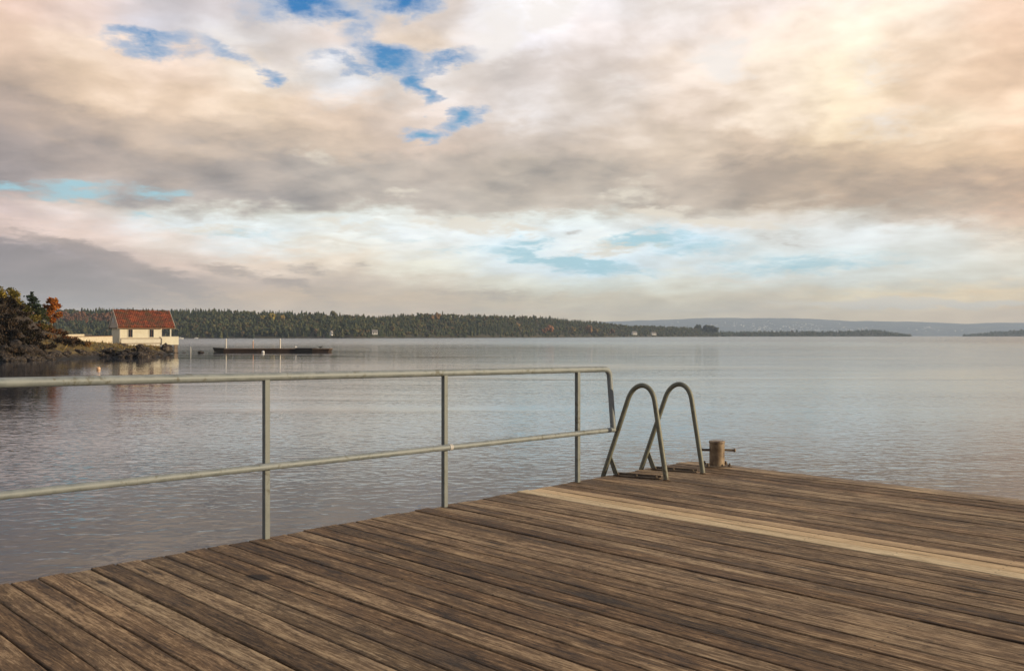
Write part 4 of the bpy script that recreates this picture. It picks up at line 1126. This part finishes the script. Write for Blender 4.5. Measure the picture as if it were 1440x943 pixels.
tag(wood_ground('hills', list(np.linspace(-300, 1013, 200)), DF1, RG1, 130, 7.0, M_HILL), kind='structure')
def forest(name, px0, px1, n, Df, Rg, depth, th, label, decid=0.34, hscale=1.0):
    px, t, P = wood_points(px0, px1, n, Df, Rg, depth, th)
    H = RNG.uniform(.5, 1.05, n) * th * hscale
    big = RNG.random(n) < 0.06; H = np.where(big, H * 1.2, H)
    # autumn colour gathers in drifts
    drift = np.array([mnoise.noise((p * 0.013, tt * 2.2, 4.7)) for p, tt in zip(px, t)])
    dec = RNG.random(n) < np.clip(decid + drift * 0.9, 0.02, 0.9)
    band = (px < 165) & (t > 0.42) & (t < 0.80); dec |= band & (RNG.random(n) < .85)
    gc = np.array([(0.048, 0.058, 0.028), (0.066, 0.078, 0.036), (0.095, 0.094, 0.040), (0.052, 0.064, 0.038)])[RNG.integers(0, 4, n)]
    ac = np.array([(0.075, 0.082, 0.034), (0.085, 0.082, 0.034), (0.095, 0.072, 0.036), (0.062, 0.074, 0.034), (0.105, 0.095, 0.040), (0.058, 0.068, 0.036)])[RNG.integers(0, 6, n)]
    ac = np.where(band[:, None], np.array([0.15, 0.075, 0.042]) * RNG.uniform(.7, 1.15, (n, 1)), ac)
    gc = gc * RNG.uniform(.65, 1.35, (n, 1))
    c = ~dec
    V1, F1, C1 = conifers(P[c], H[c], H[c] * RNG.uniform(.20, .34, c.sum()), gc[c])
    V2, F2, C2 = broadleaf(P[dec], H[dec] * .85, H[dec] * RNG.uniform(.25, .40, dec.sum()), ac[dec])
    me = np_mesh(name, np.concatenate([V1, V2]), np.concatenate([F1, F2 + len(V1)]), np.concatenate([C1, C2]))
    tag(link(name, me, M_FOREST), label, 'forest', None, 'stuff')
forest('forest', -250, 1010, 12000, DF1, RG1, 130, 7.6, 'dark mixed forest covering the far shore in the middle distance')
# single autumn trees that stand out from the wood
AUT = [(383, 446, 1.35, (0.36, 0.28, 0.05), 'broad yellow tree high in the far forest above the floating dock'),
       (370, 447, 0.9, (0.28, 0.22, 0.05), 'smaller yellow tree left of the broad yellow one in the far forest'),
       (397, 447, 0.9, (0.26, 0.18, 0.05), 'smaller dull yellow tree right of the broad yellow one in the far forest'),
       (615, 445, 1.2, (0.26, 0.15, 0.06), 'tan autumn tree near the top of the far wooded ridge'),
       (607, 447, 0.9, (0.22, 0.13, 0.05), 'small tan autumn tree left of the ridge top one'),
       (772, 462, 1.5, (0.30, 0.13, 0.05), 'tall orange tree on the far shore waterside right of centre'),
       (765, 465, 1.0, (0.22, 0.11, 0.05), 'small rust tree left of the tall orange waterside tree'),
       (806, 464, 1.1, (0.24, 0.17, 0.05), 'ochre tree on the far shore between the orange waterside trees'),
       (828, 463, 1.5, (0.28, 0.15, 0.055), 'broad orange brown tree by the water near the wooded point'),
       (838, 465, 1.0, (0.20, 0.14, 0.05), 'low ochre tree right of the broad orange brown one'),
       (860, 466, 1.0, (0.17, 0.09, 0.045), 'rusty tree by the water where the far wood begins to sink'),
       (727, 458, 1.1, (0.22, 0.14, 0.055), 'pale brown tree halfway up the far wood right of centre'),
       (445, 466, 0.9, (0.19, 0.13, 0.07), 'light brown tree at the far waterside above the dock end'),
       (553, 462, 1.0, (0.17, 0.13, 0.05), 'olive brown tree near the white cottage on the far shore')]
for px, py, s, c, lab in AUT:
    dd = DF1(px) + (8 if py > 458 else 70); p = at(px, py, dd)
    n1_ = 1
    c = tuple(0.75 * v + 0.01 for v in c)
    h = 7.6 * s * dd / 900 * (0.9 if dd > 1100 else 1)
    V_, F_, C_ = broadleaf(np.array([[0, 0, -h * .55]]), np.array([h]), np.array([h * .36]), np.array([c]), 11)
    o = link('autumn_tree', np_mesh('autumn_tree', V_, F_, C_), M_FOREST); o.location = p
    tag(o, lab, 'tree', 'autumn trees of the far shore')
for px, py, s, lab in ((1003, 465, 1.0, 'round dark tree at the very tip of the wooded point'), (994, 464, 1.0, 'dark tree second from the tip of the wooded point'), (982, 463.5, 1.0, 'dark tree a little inland of the wooded point tip')):
    p = at(px, py, 2230); V_, F_, C_ = broadleaf(np.array([[0, 0, -9.0]]), np.array([22.0]), np.array([10.0]), np.array([(0.04, 0.045, 0.025)]), 12)
    o = link('shore_tree', np_mesh('shore_tree', V_, F_, C_), M_FOREST); o.location = p; tag(o, lab, 'tree')

# cottages and boats on the far shore
def cottage_mesh(w, d, h, r):
    return [(0, 0, 0), (w, 0, 0), (w, d, 0), (0, d, 0)], w, d, h, r
M_CWALL = mottled('white_cottage_wall', (0.74, 0.72, 0.66), (0.80, 0.78, 0.72), 0.3, 0.6, bump=0)
M_CROOF = mottled('grey_cottage_roof', (0.22, 0.20, 0.19), (0.30, 0.28, 0.26), 0.3, 0.7, bump=0)
def cottage(px, py, Y, w, h, lab, rz_=0.3, group=None):
    p = at(px, py, Y); o = empty('cottage', p, rz_); tag(o, lab, 'house', group)
    d = w * .7; hw = h * .58
    MB().prism([(-w/2, -d/2, 0), (-w/2, d/2, 0), (-w/2, d/2, hw), (-w/2, 0, h - .12), (-w/2, -d/2, hw)], (w, 0, 0)).build('wall', M_CWALL, o)
    mb = MB()
    for s in (-1, 1):
        q = [(-w/2 - .3, s * (d/2 + .4), hw - .3), (w/2 + .3, s * (d/2 + .4), hw - .3), (w/2 + .3, 0, h), (-w/2 - .3, 0, h)]
        mb.prism(q if s < 0 else q[::-1], (0, 0, 0.25))
    mb.build('roof', M_CROOF, o)
    for xx in (-w * .25, w * .2):
        MB().box(xx - .5, xx + .5, -d/2 - .05, -d/2 - .002, hw * .35, hw * .8).build('window', M_GLASS, o)
cottage(527, 470.3, 893, 5.2, 4.6, 'white cottage at the far shore left of the second railing post')
cottage(892, 470.6, 1660, 9, 6.5, 'white house at the far water above the end of the railing')
cottage(919, 471.0, 1790, 9, 6.0, 'low white house on the wooded point right of the other white house')
cottage(466, 471.6, 880, 2.6, 4.8, 'narrow pale cottage at the far waterside above the dock end', 1.2)
def boat(px, Y, L, lab):
    p = at(px, 475, Y); o = empty('motor_boat', (p.x, Y, 0), 0.15); tag(o, lab, 'boat')
    mb = MB(); n = 9; vs = []; fs = []
    for i in range(n):
        t = i / (n - 1); w = L * .16 * (1 - max(0, (t - .45) / .55) ** 2.2) + .02; zb = -0.1 + .25 * max(0, t - .6); zt = L * (.13 + .06 * t)
        x = (t - .5) * L
        vs += [(x, -w, zt), (x, -w * .75, zb), (x, w * .75, zb), (x, w, zt)]
    for i in range(n - 1):
        for k in range(4): fs.append((i*4+k, i*4+(k+1)%4, (i+1)*4+(k+1)%4, (i+1)*4+k))
    fs += [(3, 2, 1, 0), ((n-1)*4, (n-1)*4+1, (n-1)*4+2, (n-1)*4+3)]
    mb.add(vs, fs).build('hull', M_WHITE, o)
    MB().prism([(-L*.22, -L*.10, L*.152), (L*.16, -L*.10, L*.16), (L*.06, -L*.10, L*.30), (-L*.2, -L*.10, L*.30)], (0, L*.20, 0)).build('cabin', M_WHITE, o)
    MB().prism([(-L*.16, -L*.102, L*.21), (L*.07, -L*.102, L*.21), (L*.04, -L*.102, L*.27), (-L*.16, -L*.102, L*.27)], (0, -0.03, 0)).build('windscreen', M_GLASS, o)
boat(253.5, 640, 4.6, 'small white motor boat moored just right of the red roofed house')
boat(276, 760, 3.2, 'smallest white boat moored off the far forest left of the dock')
# far rocks on the waterside
for px, r in ((240, 1.4), (296, 1.2), (447, 1.8), (454, 1.5), (600, 1.5)):
    boulder(px, 473.6, DF1(px) - 4, r, 'pale rock slab at the foot of the far forest', 'rock slabs of the far shore', 1, (1.6, .8, .7), 'rock_slab')

# ---- second wood: low islands further off
DF2 = lerpf([1000, 1150, 1285, 1300, 1380, 1700], [2500, 2800, 3000, 3300, 3600, 3200])
RG2 = lerpf([990, 1005, 1040, 1090, 1150, 1190, 1215, 1235, 1252, 1270, 1284], [469, 464, 464.5, 463, 464, 462.5, 461, 461, 464, 467.5, 471])
RG3 = lerpf([1352, 1375, 1400, 1440, 1500, 1700], [471, 467, 464, 461.5, 459, 456])
M_HILL2 = M_HILL
tag(wood_ground('low_island_hills', list(np.linspace(990, 1284, 80)), DF2, RG2, 160, 9, M_HILL), kind='structure')
tag(wood_ground('right_shore_hills', list(np.linspace(1352, 1700, 60)), DF2, RG3, 260, 9, M_HILL), kind='structure')
forest('distant_wood', 992, 1282, 1300, DF2, RG2, 160, 11, 'low dark wooded islands in front of the far town', 0.1)
forest('right_wood', 1354, 1700, 1500, DF2, RG3, 260, 11, 'dark wooded shore sinking to the water at the right edge', 0.08)

# ---- far town on its hazy hills
RG4 = lerpf([780, 860, 900, 960, 1000, 1034, 1080, 1104, 1150, 1198, 1240, 1301, 1360, 1440, 1560, 1700, 1850], [456, 450, 448, 447.5, 446, 444.8, 446, 446.6, 447.5, 450, 451, 452, 453.5, 452.5, 452, 450, 449])
DF4 = lambda p: 8300.0
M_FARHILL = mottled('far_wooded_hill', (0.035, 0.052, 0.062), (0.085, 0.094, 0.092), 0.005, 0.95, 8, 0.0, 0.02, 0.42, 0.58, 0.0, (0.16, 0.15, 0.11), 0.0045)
_rg4 = RG4
RG4 = lambda p: _rg4(p) + 1.2 + 1.5 * mnoise.fractal((p * 0.012, 2.2, 0), 0.8, 2.0, 4)
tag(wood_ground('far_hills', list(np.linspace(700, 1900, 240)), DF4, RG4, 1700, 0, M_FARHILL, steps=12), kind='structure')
TP = [mottled('town_pale_wall', (0.62, 0.60, 0.56), (0.78, 0.76, 0.70), 0.02, 0.7, bump=0), mottled('town_ochre_wall', (0.50, 0.42, 0.32), (0.60, 0.52, 0.42), 0.02, 0.7, bump=0), mottled('town_grey_wall', (0.36, 0.36, 0.37), (0.46, 0.46, 0.47), 0.02, 0.7, bump=0)]
def town_mesh(mt, w, d, h, gable):
    mb = MB()
    if gable: mb.prism([(-w/2, -d/2, -6), (-w/2, d/2, -6), (-w/2, d/2, h * .65), (-w/2, 0, h), (-w/2, -d/2, h * .65)], (w, 0, 0))
    else:
        mb.box(-w/2, w/2, -d/2, d/2, -6, h * .82); mb.box(-w * .2, w * .15, -d * .3, d * .2, h * .821, h)
    me = bpy.data.meshes.new('town_building'); me.from_pydata([tuple(v) for v in mb.v], [], mb.f); me.update(); me.materials.append(mt); return me
TM = [town_mesh(TP[0], 26, 16, 15, False), town_mesh(TP[0], 18, 13, 12, True), town_mesh(TP[1], 22, 15, 12, True), town_mesh(TP[2], 32, 18, 17, False), town_mesh(TP[0], 15, 12, 24, False)]
rt = random.Random(5)
CLUSTERS = [(1068, .30, 16, .10), (1090, .18, 20, .06), (1128, .34, 12, .12), (1142, .16, 18, .06), (1142, .52, 9, .05), (1172, .22, 22, .08), (1205, .30, 16, .08), (1050, .48, 20, .12), (1110, .50, 30, .14), (1305, .42, 4, .05), (1350, .25, 40, .10), (960, .45, 40, .14), (1250, .2, 40, .1)]
for i in range(250):
    cpx, ct, spx, st = rt.choice(CLUSTERS)
    px = rt.gauss(cpx, spx)
    if not 880 < px < 1450: continue
    t = min(.92, max(.03, rt.gauss(ct, st))); d = 8300 + 1700 * t
    zr = EYE + (HY - RG4(px)) * 10000 / F; z = -0.5 + (zr + .5) * t ** .8
    o = bpy.data.objects.new('town_building', TM[rt.choice((0, 0, 1, 1, 2, 3, 4))]); COL.objects.link(o)
    o.location = ((px - CX) * d / F, d, z); o.rotation_euler = (0, 0, rt.uniform(-.6, .6)); s = rt.uniform(.3, .75); o.scale = (s, s, s)
    tag(o, 'tiny building of the far town scattered over the hazy hillside', 'building', 'buildings of the far town')

# ------------------------------------------------------------------ render settings
vs = SC.view_settings; vs.view_transform = 'Standard'; vs.look = 'None'; vs.gamma = 1.0; vs.exposure = 0.10; vs.use_curve_mapping = False
cy = SC.cycles
cy.max_bounces = 6; cy.diffuse_bounces = 3; cy.glossy_bounces = 3; cy.transmission_bounces = 2; cy.volume_bounces = 1
cy.use_denoising = True
cy.sample_clamp_indirect = 6.0
